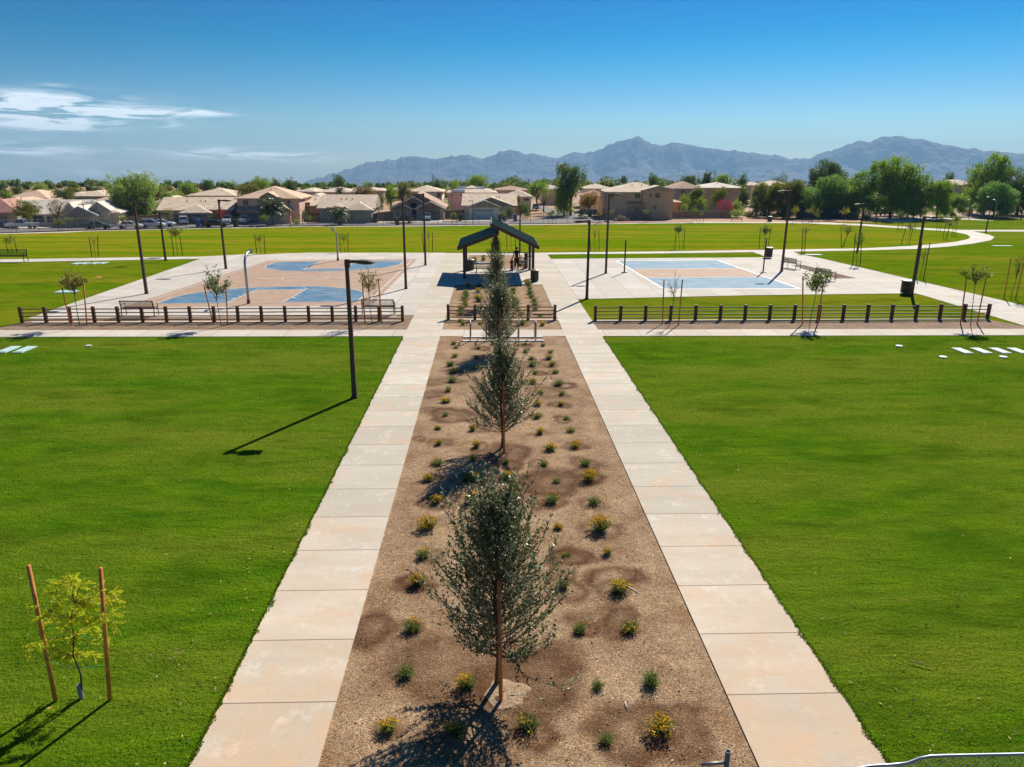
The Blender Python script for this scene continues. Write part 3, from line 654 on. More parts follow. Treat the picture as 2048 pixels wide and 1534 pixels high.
# picnic table and drinking fountain under it
m_table = pm('grey_coated_metal', S(170, 172, 172), S(150, 152, 152), 3, .5, .2)
t = thing('picnic_table', 'grey metal picnic table with two benches under the shelter', 'picnic table', (-.25, 56.2, .055))
b = MB(); b.box((0, 0, .75), (1.9, .76, .05)); b.build('table_top', m_table, t, bevel=.015)
for s_ in (-1, 1):
    b = MB(); b.box((0, s_ * .68, .45), (1.9, .27, .045)); b.build('bench_seat', m_table, t, bevel=.012)
    b = MB(); x = s_ * .7; b.tube([(x, -.7, .43), (x, -.62, .02), (x, .62, .02), (x, .7, .43)], .03, 8); b.tube([(x, 0, .03), (x, 0, .73)], .03, 8); b.build('leg_frame', m_galv, t)
t = thing('drinking_fountain', 'brown column drinking fountain with bowls behind the right shelter posts', 'drinking fountain', (3.0, 58.9, .05))
b = MB(); b.box((0, 0, .62), (.3, .3, 1.24)); b.build('column', m_bench, t, bevel=.03)
for s_, z in ((-1, .86), (1, .98)):
    b = MB(); b.bar((s_ * .12, 0, z - .05), (s_ * .36, 0, z), .09); b.lathe([(0, z - .06), (.12, z - .04), (.17, z + .04), (.15, z + .045), (.1, z - .01), (0, z - .02)], (s_ * .46, 0, 0), 14); b.build('bowl', m_gpost, t)
t = thing('cooking_grill', 'small box shaped park grill on a pedestal by the shelter posts', 'grill', (2.72, 57.6, .05))
b = MB(); b.cyl((0, 0, 0), .04, .55, 8); b.build('pedestal', m_dark, t)
b = MB(); b.box((0, 0, .58), (.52, .4, .03)); b.box((-.25, 0, .68), (.02, .4, .2)); b.box((.25, 0, .68), (.02, .4, .2)); b.box((0, .19, .68), (.48, .02, .2)); b.build('firebox', m_gpost, t)
b = MB()
for i in range(9): b.bar((-.22 + .055 * i, -.19, .72), (-.22 + .055 * i, .18, .72), .01)
b.build('grate', m_gpost, t)

# bike racks ---------------------------------------------------------------
xs = [G(p, 681).x for p in (941, 973, 1005, 1037, 1071)]
yr = 33.95
for i, x in enumerate(xs):
    t = thing('bike_rack', ORD[i] + ' inverted U bike rack from the left on the concrete rails', 'bike rack', (x, yr, .06), 0, 'inverted U bike racks')
    b = MB(); h = .86; L = .4
    b.tube([(0, -L, -.03), (0, -L, h - .16), (0, -L + .05, h - .05), (0, -L + .16, h), (0, L - .16, h), (0, L - .05, h - .05), (0, L, h - .16), (0, L, -.03)], .032, 10); b.build('hoop', m_gpost, t, True)
    b = MB(); b.cyl((0, -L, -.02), .07, .03, 10); b.cyl((0, L, -.02), .07, .03, 10); b.build('foot_flange', m_gpost, t)
for k, y in enumerate((yr - .4, yr + .4)):
    b = MB(); b.box((0, 0, .02), (xs[-1] - xs[0] + .75, .17, .09)); o = b.build('footing_beam', pm('pale_footing', S(226, 220, 210), S(212, 204, 192), 3, .8), None, bevel=.01); o.location = ((xs[0] + xs[-1]) / 2, y, .01)
    tag(o, ('nearer' if k == 0 else 'farther') + ' pale concrete footing beam under the bike racks', 'concrete footing')

# valve boxes in the lawn -----------------------------------------------------
m_valve = pm('teal_grey_plastic', S(190, 214, 210), S(172, 200, 196), 4, .6)
m_valve2 = pm('pale_plastic', S(206, 212, 206), S(190, 196, 190), 4, .6)
def vbox(label, px, py, sx=.75, sy=.42, mt=m_valve, rz=0.):
    b = MB(); b.box((0, 0, .0), (sx, sy, .05)); b.box((0, 0, .03), (sx * .86, sy * .8, .02)); b.box((sx * .3, 0, .042), (.1, .03, .012)); o = b.build('valve_box', mt, None, bevel=.02)
    p = G(px, py); o.location = (p.x, p.y, p.z + .02); o.rotation_euler = (0, 0, rz); tag(o, label, 'valve box', 'irrigation valve box lids in the lawn')
for i, px in enumerate((17, 50)): vbox(('outer' if i == 0 else 'inner') + ' teal irrigation valve box lid on the left lawn edge', px, 700, .42, 1.15)
for i, px in enumerate((1924, 1962, 2000, 2036)): vbox(ORD[i] + ' pale irrigation valve box lid from the left on the right lawn', px, 702.5, .42, 1.0, m_valve2)
for i, px in enumerate((153, 169, 189, 206)): vbox(ORD[i] + ' tiny teal valve box lid from the left below the far left path', px, 527.5 - i * .3, .45, 1.1)
vbox('large teal valve box lid on the left lawn behind the staked tree', 133, 584, 1.2, .9)
vbox('pair of long pale valve box lids on the right lawn by the curving path', 1627, 510, 1.6, .6, m_valve2)
vbox('long pale valve box lid on the lawn inside the path bend', 2005, 492, 2.4, .5, m_valve2)
for i, (px, py, w_) in enumerate(((177, 692.5, .26), (1798, 693, .32), (1886, 715, .34), (2006, 715, .34))):
    b = MB(); b.lathe([(0, .03), (w_ * .48, .03), (w_ / 2, .015), (w_ / 2, -.03), (0, -.03)], n=20); o = b.build('round_valve_box', m_valve2, None); p = G(px, py); o.location = (p.x, p.y, .02)
    tag(o, ['small round valve lid on the left lawn near the crossing path', 'round pale valve lid alone on the right lawn near the crossing path', 'round pale valve lid in front of the first valve box', 'round pale valve lid in front of the third valve box'][i], 'valve lid', 'round valve lids in the lawn')
# marker flags / sprinkler heads, orange
for lb, px, py in (('orange sprinkler patch on the left lawn beside the court', 196, 555), ('orange marker on the lawn strip behind the volleyball court', 1332, 507.5)):
    b = MB(); b.lathe([(0, .09), (.08, .08), (.22, .03), (.3, 0)], n=9); o = b.build('dirt_mound', pm('orange_soil', S(196, 130, 84), None, 5, .9)); o.location = G(px, py); tag(o, lb.replace('marker', 'soil spot').replace('sprinkler patch', 'soil spot'), 'soil mound')

# foreground chain link fence at the lower right --------------------------------
t = thing('chain_link_fence', 'galvanised chain link fence top with bent pipe rail in the lower right corner', 'chain link fence', (0, 0, 0))
b = MB(); Yf = 6.3
pts = [AT(px, py, Yf) for px, py in ((1640, 1556), (1690, 1542), (1740, 1532.5), (1790, 1529.5), (1815, 1526.5), (1840, 1517), (1862, 1512.5), (1900, 1511.5), (2048, 1508.5), (2300, 1503))]
b.tube(pts, .019, 12); b.build('top_rail', m_galv, t, True)
b = MB()
zb = 0.02
def diag(dx):
    x = pts[0].x
    while x < pts[-1].x + 1.5:
        zt_ = None
        for a, c in zip(pts, pts[1:]):
            if a.x <= x <= c.x: zt_ = a.z + (c.z - a.z) * (x - a.x) / (c.x - a.x)
        if zt_: b.tube([(x, Yf, zt_), (x + dx * .3, Yf, zt_ - .3), (x + dx * (zt_ - zb), Yf, zb)], .0022, 3, False)
        x += .07
diag(1); diag(-1); b.build('mesh', m_galv, t)
b = MB()
for px in (2290,): p = AT(px, 1530, Yf); b.cyl((p.x, Yf + .03, 0), .03, p.z + .02, 12)
b.build('post', m_galv, t, True)
t = thing('fence_post', 'short open topped brown fence pipe at the bottom edge beside the gravel', 'fence post', (2.57, Yf, 0))
b = MB(); b.lathe([(.030, 0), (.030, 1.94), (.024, 1.94), (.024, 1.6)], n=14); b.build('pipe', m_gpost, t, True)
b = MB(); b.tube([(-.28, 0, 1.765), (-.03, 0, 1.79)], .02, 8); b.build('rail_stub', m_gpost, t, True)

# ================================================================ people
def skin_body(name, joints, edges, mat, parent, sub=1):
    me = bpy.data.meshes.new(name); me.from_pydata([j[0] for j in joints], edges, [])
    o = link(name, me, None, parent)
    md = o.modifiers.new('skin', 'SKIN'); md.use_smooth_shade = True
    sv = me.skin_vertices[0].data
    for i, j in enumerate(joints): r = j[1]; sv[i].radius = (r, r) if isinstance(r, (int, float)) else r
    sv[0].use_root = True
    if sub: s_ = o.modifiers.new('sub', 'SUBSURF'); s_.levels = sub; s_.render_levels = sub
    for mm in (mat if isinstance(mat, list) else [mat]): me.materials.append(mm)
    return o
m_skin = pm('skin', S(168, 118, 90), S(150, 102, 78), 8, .6)
m_black = pm('black_cloth', S(34, 32, 34), S(24, 23, 25), 8, .85); m_hair = pm('dark_hair', S(26, 20, 18), None, 8, .6)
def person(label, p, rz, h, arm_l, arm_r, stride=.16, group=None):
    k = h / 1.75; t = thing('person', label, 'person', p, rz, group)
    J = []; E = []
    def ch(par, pts):
        for q in pts:
            J.append(((q[0] * k, q[1] * k, q[2] * k), q[3] * k)); i = len(J) - 1
            if par is not None: E.append((par, i))
            par = i
        return par
    pel = ch(None, [(0, 0, .95, .14)]); ch(pel, [(0, 0, 1.1, .13), (0, 0, 1.28, .15), (0, 0, 1.40, .14)]); chest = len(J) - 1
    nk = ch(chest, [(0, 0, 1.48, .06), (0, -.01, 1.54, .058)]); ch(nk, [(0, -.02, 1.61, .088), (0, -.01, 1.69, .085)])
    for s_, arm in ((-1, arm_l), (1, arm_r)):
        a = ch(chest, [(s_ * .17, 0, 1.40, .062)]); ch(a, arm)
        y = stride * s_; ch(pel, [(s_ * .09, 0, .88, .095), (s_ * .1, -y * .45, .5, .062), (s_ * .105, -y, .09, .042), (s_ * .11, -y - .05, .04, .04), (s_ * .12, -y - .16, .03, .035)])
    skin_body('body', J, E, m_skin, t, 2)
    b = MB(); b.lathe([(0, 1.765), (.06, 1.755), (.098, 1.71), (.104, 1.65), (.095, 1.6), (.08, 1.57), (.0, 1.56)], (0, .012, 0), 14); o = b.build('hair', m_hair, t, True); o.scale = (k, k, k)
    # face: nose and eyes on the front (-y)
    b = MB(); b.lathe([(0, .0), (.014, .012), (.0, .035)], (0, -.108, 1.6), 6)
    o = b.build('nose', m_skin, t); o.scale = (k, k, k)
    T_ = [((0, 0, .90 * k), .165 * k), ((0, 0, 1.1 * k), .145 * k), ((0, 0, 1.28 * k), .168 * k), ((0, 0, 1.41 * k), .15 * k), ((-.16 * k, 0, 1.40 * k), .085 * k), ((.16 * k, 0, 1.40 * k), .085 * k)]
    e = [(0, 1), (1, 2), (2, 3), (3, 4), (3, 5)]
    for s_, arm in ((-1, arm_l), (1, arm_r)):
        T_.append((((s_ * .19 + arm[0][0]) / 2 * k, arm[0][1] / 2 * k, (1.40 + arm[0][2]) / 2 * k), .072 * k)); e.append((4 if s_ < 0 else 5, len(T_) - 1))
    skin_body('shirt', T_, e, m_black, t, 2)
    P_ = [((0, 0, 1.0 * k), .15 * k)]; e = []
    for s_ in (-1, 1):
        y = stride * s_; n = len(P_); P_ += [((s_ * .08 * k, 0, .82 * k), .125 * k), ((s_ * .09 * k, -y * .45 * k, .5 * k), .10 * k), ((s_ * .105 * k, -y * .95 * k, .13 * k), .068 * k)]; e += [(0, n), (n, n + 1), (n + 1, n + 2)]
    skin_body('trousers', P_, e, m_black, t, 2)
    for s_ in (-1, 1):
        y = stride * s_; b = MB(); b.box((0, 0, .045 * k), (.1 * k, .28 * k, .09 * k)); o = b.build('shoe', m_dark, t, bevel=.02); o.location = (s_ * .11 * k, (-y - .06) * k, 0)
    # hands: palm and five fingers
    for s_, arm in ((-1, arm_l), (1, arm_r)):
        w_ = Vector(arm[-1][:3]) * k; JJ = [(tuple(w_), .026 * k), (tuple(w_ + Vector((0, -.01, -.07)) * k), .03 * k)]; ee = [(0, 1)]
        for q in range(4): a_ = (-.024 + .016 * q); JJ += [(tuple(w_ + Vector((a_ * .4, -.012 + a_, -.10)) * k), .010 * k), (tuple(w_ + Vector((a_ * .5, -.03 + a_, -.155 - .008 * (q in (1, 2)))) * k), .008 * k)]; n = len(JJ); ee += [(1, n - 2), (n - 2, n - 1)]
        JJ += [(tuple(w_ + Vector((-.01 * s_, -.045, -.05)) * k), .011 * k), (tuple(w_ + Vector((-.014 * s_, -.065, -.09)) * k), .009 * k)]; n = len(JJ); ee += [(0, n - 2), (n - 2, n - 1)]
        skin_body('hand', JJ, ee, m_skin, t, 1)
    return t
person('adult in black clothes walking away under the shelter, arms out', g(1033, 539, .05), pi + .15, 1.76,
       [(-.24, .02, 1.12, .052), (-.30, -.06, .88, .04)], [(.25, .04, 1.12, .052), (.33, -.02, .86, .04)], .12, None)
person('small child in dark clothes beside the adult under the shelter', g(1023.5, 545.5, .05), pi - .1, 1.08,
       [(-.21, -.02, 1.13, .05), (-.25, -.08, .90, .038)], [(.23, .0, 1.14, .05), (.33, -.02, 1.02, .038)], .08, None)

# ================================================================ vegetation
def unit(a): return a / (np.linalg.norm(a, axis=1, keepdims=True) + 1e-9)
def leaf_arrays(P, D, L, W, droop=0., rng=NR):
    """diamond leaves: base P, direction D, length L, width W"""
    n = len(P); D = unit(D); rnd = unit(rng.normal(size=(n, 3))); S_ = unit(np.cross(D, rnd)); N_ = np.cross(S_, D)
    L = np.broadcast_to(np.asarray(L, float), (n,))[:, None]; W = np.broadcast_to(np.asarray(W, float), (n,))[:, None]
    mid = P + D * L * .5 + N_ * L * .06; tip = P + D * L; tip[:, 2] -= (droop * L)[:, 0]
    return np.stack([P, mid + S_ * W * .5, tip, mid - S_ * W * .5], 1).reshape(-1, 3)
def leafmesh(name, VS):
    V = np.concatenate(VS) if isinstance(VS, list) else VS; n = len(V) // 4
    me = bpy.data.meshes.new(name); me.vertices.add(4 * n); me.vertices.foreach_set('co', V.astype(np.float32).ravel())
    me.loops.add(4 * n); me.loops.foreach_set('vertex_index', np.arange(4 * n, dtype=np.int32))
    me.polygons.add(n); me.polygons.foreach_set('loop_start', (np.arange(n) * 4).astype(np.int32)); me.polygons.foreach_set('loop_total', np.full(n, 4, np.int32))
    me.update(); me.validate(); return me
def rv(s=1.): return Vector((NR.normal() * s, NR.normal() * s, NR.normal() * s))
def twig_leaves(path, n, L, W, spread=.7, seedv=None):
    """leaves set along a polyline"""
    P_ = np.array([tuple(p) for p in path]); t = NR.random(n) ** .8 * (len(P_) - 1); i = np.minimum(t.astype(int), len(P_) - 2); f = (t - i)[:, None]
    pos = P_[i] * (1 - f) + P_[i + 1] * f; d = unit(P_[i + 1] - P_[i]); D = unit(d * (1 - spread) + NR.normal(size=(n, 3)) * spread)
    return leaf_arrays(pos + NR.normal(size=(n, 3)) * .008, D, L * NR.uniform(.7, 1.25, n), W * NR.uniform(.8, 1.2, n))

# ---- the row of young evergreen trees in the bed ----
m_oliveleaf = leafmat('evergreen_leaf', (.085, .118, .030, 1), (.125, .155, .048, 1), (.40, .42, .26, 1), .3, .34, .5, 1.5, .45)
m_trunk = pm('grey_bark', S(104, 88, 74), S(78, 66, 56), 12, .9, bump=.6, bscale=40)
def evergreen(label, x, y, h, wd, zb, nb=120, stake_h=2.15, dense=1.):
    t = thing('evergreen_tree', label, 'tree', (x, y, .0), 0, 'row of young evergreen trees in the gravel bed')
    trunk = MB(); tp = [Vector((0, 0, -.03))]
    for k in range(1, 9): tp.append(Vector((.03 * sin(k * 1.3) + NR.normal() * .012, .03 * cos(k * 1.7), h * .93 * k / 8)))
    trunk.tube(tp, [.045 - .0045 * k for k in range(9)], 8); br = MB(); LV = []
    def at(z): f = min(.999, z / (h * .93)) * 8; i = int(f); return tp[i].lerp(tp[i + 1], f - i)
    for k in range(nb):
        u = (k + NR.random()) / nb; z = zb + (h * .92 - zb) * u ** 1.05
        a = k * 2.399 + NR.normal() * .3
        prof = min(1, .55 + u * 2.6) * (1 - u) ** .95 * 1.15 + .06
        L = wd * prof * NR.uniform(.48, 1.15) * (1.32 if NR.random() < .14 else 1)
        el = .22 + .85 * u + NR.normal() * .17                         # ascending, steeper near the top
        p0 = at(z * .93); d = Vector((cos(a) * cos(el), sin(a) * cos(el), sin(el))); L2 = L / max(.35, cos(el)) * .85
        pth = [p0]; 
        for q in range(1, 6):
            d2 = (d + Vector((0, 0, .17 * q)) + rv(.09)).normalized(); pth.append(pth[-1] + d2 * L2 / 5)
        br.tube(pth, [.012, .010, .008, .006, .005, .003], 4, False)
        LV.append(twig_leaves(pth[1:], int(44 * dense * (L2 / wd + .35)), .066, .029, .5))
        for q in range(int(9 * dense)):
            i = NR.integers(1, 5); b0 = pth[i]; dd = ((pth[i + 1] - pth[i]).normalized() + rv(.42) + Vector((0, 0, .2))).normalized(); l = NR.uniform(.12, .34) * (wd / .8)
            tw = [b0, b0 + dd * l * .5, b0 + (dd + Vector((0, 0, .35))).normalized() * l]
            if q < 4: br.tube(tw, [.004, .003, .002], 3, False)
            LV.append(twig_leaves(tw, int(21 * dense), .064, .028, .5))
    trunk.build('trunk', m_trunk, t, True); br.build('branches', m_trunk, t)
    LA = np.concatenate(LV).reshape(-1, 4, 3); c_ = LA.mean(1); keep = ~((c_[:, 1] < -.15) & (np.abs(c_[:, 0] - .03) < .10) & (c_[:, 2] < stake_h + .15)); LV = LA[keep].reshape(-1, 3)
    link('crown', leafmesh('crown', LV), m_oliveleaf, t)
    b = MB(); b.tube([(.06, -.42, -.05), (.03, -.42, stake_h)], [.032, .030], 8); b.build('stake', m_stake, t, True)
    b = MB(); b.tube([(.06, -.42, 1.15), (.02, -.2, 1.17), (-.03, .03, 1.15), (0, -.2, 1.13), (.03, -.42, 1.14)], .006, 4, False); b.build('tie', m_tie, t)
    return t
ev = [('large dark evergreen tree nearest the camera in the gravel bed', .10, 9.80, 3.45, 1.72, .52, 185, .66),
      ('second dark evergreen tree from the camera in the gravel bed', .36, 20.0, 3.15, 1.5, .5, 165, .66),
      ('third dark evergreen tree, overlapping the bike racks', .42, 31.3, 3.0, 1.55, .4, 160, .7),
      ('fourth dark evergreen tree, between the rail fence and the shelter', .46, 42.9, 3.1, 1.25, .4, 140, .7),
      ('farthest evergreen tree of the row, rising through the picnic shelter', .50, 54.6, 3.4, 1.05, .5, 115, .66)]
for lb, x, y, h, wd, zb, nb, dn in ev: evergreen(lb, x, y, h, wd, zb, nb, dense=dn)
# pale worn ring of soil with scraps at the nearest tree
p = G(1012, 1390); b = MB(); b.lathe([(0, .040), (.12, .042), (.25, .038), (.33, .030), (.37, .0)], n=40); b.v = [(x * (1 + .45 * mn.noise(Vector((x * 4, y * 4, 2.)))), y * (1 + .35 * mn.noise(Vector((x * 4, y * 4, 8.)))), z + .012 * mn.noise(Vector((x * 14, y * 14, 0)))) for x, y, z in b.v]
o = b.build('bare_soil', pm('caliche_soil', S(176, 152, 124), S(126, 98, 72), 26, .95, bump=.5, bscale=30)); o.location = (p.x, p.y, .0); tag(o, kind='structure')

# ---- flowering bed shrubs ----
m_shl = leafmat('shrub_leaf', (.12, .19, .035, 1), (.18, .25, .05, 1), (.22, .24, .09, 1), .45, .6, .2, 3., .4)
m_fl = leafmat('yellow_flower', (.80, .46, .010, 1), (.88, .55, .015, 1), None, .25, .6, .2, 3., .2)
def shrub_mesh(n, r, h, nf, side):
    A = NR.random(n) * 2 * pi; e = NR.random(n) ** .6; rr = e * r * .35
    P_ = np.stack([rr * np.cos(A), rr * np.sin(A), np.zeros(n) + .0], 1); D = np.stack([np.cos(A) * e * .75, np.sin(A) * e * .75, 1.15 - e * .5], 1) + NR.normal(size=(n, 3)) * .12
    D = unit(D); L = h * NR.uniform(.55, 1.1, n)
    V = [leaf_arrays(P_, D, L * .7, .016)]
    for f in (.35, .55, .75, .92):
        V.append(leaf_arrays(P_ + D * (L * f)[:, None], unit(D + NR.normal(size=(n, 3)) * .6), h * .28, .014))
    tips = P_ + D * (L * .98)[:, None]; q_ = tips[:, 2] + .35 * tips[:, 0] + NR.normal(size=n) * .03; sel = np.argsort(-q_)[:int(nf * .6)] if nf else []; nf = len(sel)
    FV = None
    if nf:
        s_ = tips[sel]; s_ = np.repeat(s_, 5, 0) + NR.normal(size=(nf * 5, 3)) * .018; s_[:, 0] += 0
        FV = leafmesh('flowers', leaf_arrays(s_, NR.normal(size=(len(s_), 3)) + np.array([0, 0, .8]), .034, .030))
    me = leafmesh('foliage', V); return me, FV
KINDS_ = {'y': [shrub_mesh(150, .17, .27, 90, 0), shrub_mesh(120, .19, .24, 60, 1), shrub_mesh(140, .16, .30, 100, 0)],
          'm': [shrub_mesh(130, .18, .26, 24, 0), shrub_mesh(110, .20, .23, 14, 0)],
          'g': [shrub_mesh(140, .17, .27, 0, 0), shrub_mesh(110, .16, .25, 0, 0)]}
dead = MB()
for k in range(9): a = k * .7; dead.tube([(0, 0, 0), (cos(a) * .1, sin(a) * .1, .1 + .02 * k), (cos(a) * .22, sin(a) * .2, .12 + .03 * k)], [.004, .003, .002], 3, False)
m_deadtw = pm('dry_twig', S(120, 104, 88), None, 5, .9); dead_me = dead.mesh('dry_twigs'); dead_me.materials.append(m_deadtw)
ROWN = {'a': 'the leftmost gravel bed row', 'b': 'the row left of the trunks', 'c': 'the row right of the trunks', 'd': 'the rightmost gravel bed row', 'e': 'the bed behind the shelter'}
for row in 'abcde':
    pts = sorted(PTS[row], key=lambda p: p.y)
    for i, p in enumerate(pts):
        near = p.y < 19; kd = R.choices('ymg', (5, 3, 1) if p.y < 22 else (1, 4, 4))[0]
        fo, fl = R.choice(KINDS_[kd])
        t = thing('flowering_shrub' if kd != 'g' else 'green_shrub', f"{ {'y': 'yellow flowered', 'm': 'sparsely flowered', 'g': 'plain green'}[kd]} shrub, {ORD[i]} from camera in {ROWN[row]}", 'shrub',
                  (p.x, p.y, p.z + .01), R.uniform(0, 6.28), 'low shrubs planted in rows in the gravel', (lambda q: (q * R.uniform(.85, 1.2), q * R.uniform(.85, 1.2), q * R.uniform(.8, 1.15)))(R.uniform(.52, .92)) if p.y < 40 else (1.0, 1.0, 1.2))
        link('foliage', fo, m_shl, t)
        if fl: link('flowers', fl, m_fl, t)
        if near and R.random() < .6: o = link('dry_twigs', dead_me, None, t); o.rotation_euler = (0, 0, R.uniform(0, 6))

# ---- young staked trees ----
def feather(path, n, L, W): return twig_leaves(path, n, L, W, .35)
m_lime = leafmat('lime_leaf', (.46, .62, .03, 1), (.62, .68, .02, 1), (.74, .62, .02, 1), .6, .5, .2, 4, .3)
m_yg = {'green': leafmat('fresh_green_leaf', (.13, .21, .03, 1), (.20, .28, .04, 1), None, .4, .45, .4, 3, .35),
        'grey': leafmat('grey_green_leaf', (.18, .24, .09, 1), (.28, .31, .14, 1), (.40, .40, .24, 1), .35, .45, .4, 3, .35),
        'olive': leafmat('olive_leaf', (.20, .20, .03, 1), (.28, .26, .05, 1), (.34, .22, .06, 1), .4, .5, .4, 3, .35),
        'lime': leafmat('bright_lime_leaf', (.16, .24, .015, 1), (.24, .30, .02, 1), None, .5, .5, .3, 3, .3),
        'yellow': leafmat('yellow_lime_leaf', (.30, .29, .012, 1), (.38, .33, .02, 1), None, .5, .5, .3, 3, .3)}
def crown_mesh(r, h, nbr, nleaf, L, W):
    """ball of forked twigs with leaves, base at z=0"""
    br = MB(); LV = []
    for k in range(nbr):
        a = k * 2.4 + NR.normal() * .3; el = NR.uniform(.25, 1.35); d = Vector((cos(a) * cos(el) * r / h * 1.7, sin(a) * cos(el) * r / h * 1.7, sin(el))); p = Vector((0, 0, NR.uniform(0, h * .3))); l = h * NR.uniform(.5, .85)
        pth = [p, p + d * l * .4 + rv(.02), p + d * l * .7 + rv(.04) + Vector((0, 0, .04)), p + d * l + rv(.05) + Vector((0, 0, .06))]
        br.tube(pth, [.010, .007, .004, .002], 4, False); LV.append(twig_leaves(pth[1:], int(nleaf / nbr * .4), L, W, .7))
        for q in range(4):
            b0 = pth[NR.integers(1, 3)]; tw = [b0, b0 + (d.normalized() + rv(.6)).normalized() * h * NR.uniform(.15, .33)]
            br.tube(tw, [.004, .002], 3, False); LV.append(twig_leaves(tw, max(1, int(nleaf / nbr * .15)), L, W, .7))
    return br.mesh('branches'), leafmesh('crown', LV)
CR_ = {'full': [crown_mesh(.48, .95, 22, 900, .085, .042) for _ in range(2)], 'half': [crown_mesh(.42, .95, 16, 420, .08, .036) for _ in range(2)], 'bare': [crown_mesh(.36, .95, 12, 110, .06, .025) for _ in range(2)]}
for k in CR_: 
    for a, c in CR_[k]: a.materials.append(m_wood)
def staked(label, px, py, stakes, crown_px, kind, colr, group='young staked trees in the park'):
    """stakes: [(base px, base py, top px, top py)]; crown_px: (centre x, bottom y, top y, half width px)"""
    p = G(px, py); p.z += .01; t = thing('staked_young_tree', label, 'staked tree', p, 0, group)
    for (bx, by, tx, ty) in stakes:
        q = G(bx, by); q.y = min(max(q.y, p.y - .6), p.y + .6); e = AT(tx, ty, q.y); b = MB(); b.tube([Vector((q.x, q.y, p.z - .04)) - p, e - p], .034 if p.y < 60 else .036, 7); b.build('stake', m_stake if p.y < 12 else m_stake2 if p.y > 50 else m_stake, t, True)
    cx, cb, ct, hw = crown_px; c0 = AT(cx, cb, p.y); c1 = AT(cx, ct, p.y); hgt = c1.z - c0.z; wid = hw / PXM((p.x, p.y, c0.z))
    b = MB(); mid = Vector((0, 0, 0)).lerp(c0 - p, .5) + Vector((R.uniform(-.03, .03), 0, 0)); top = c0 - p + Vector((0, 0, hgt * .5)); b.tube([(0, 0, -.05), mid, c0 - p, top], [.022, .018, .016, .006], 6); b.build('trunk', m_wood, t, True)
    br, cm = R.choice(CR_[kind]); rz = R.uniform(0, 6)
    for nm, me, mt in (('branches', br, None), ('crown', cm, m_yg[colr])):
        o = bpy.data.objects.new(nm, me); COL.objects.link(o); o.parent = t; o.location = c0 - p; o.rotation_euler = (0, 0, rz); s_ = wid / .52; o.scale = (s_, s_, hgt / 1.05)
        if mt:
            if not me.materials: me.materials.append(mt)
            o.material_slots[0].link = 'OBJECT'; o.material_slots[0].material = mt
    if p.y < 60:
        z = .55 * (c0.z - p.z)
        for (bx, by, tx, ty) in stakes: q = G(bx, by); b = MB(); b.tube([(0, 0, z + .05), (q.x - p.x + (AT(tx, ty, q.y).x - q.x) * .5, 0, z + .08)], .005, 4, False); b.build('tie', m_tie, t)
    return t
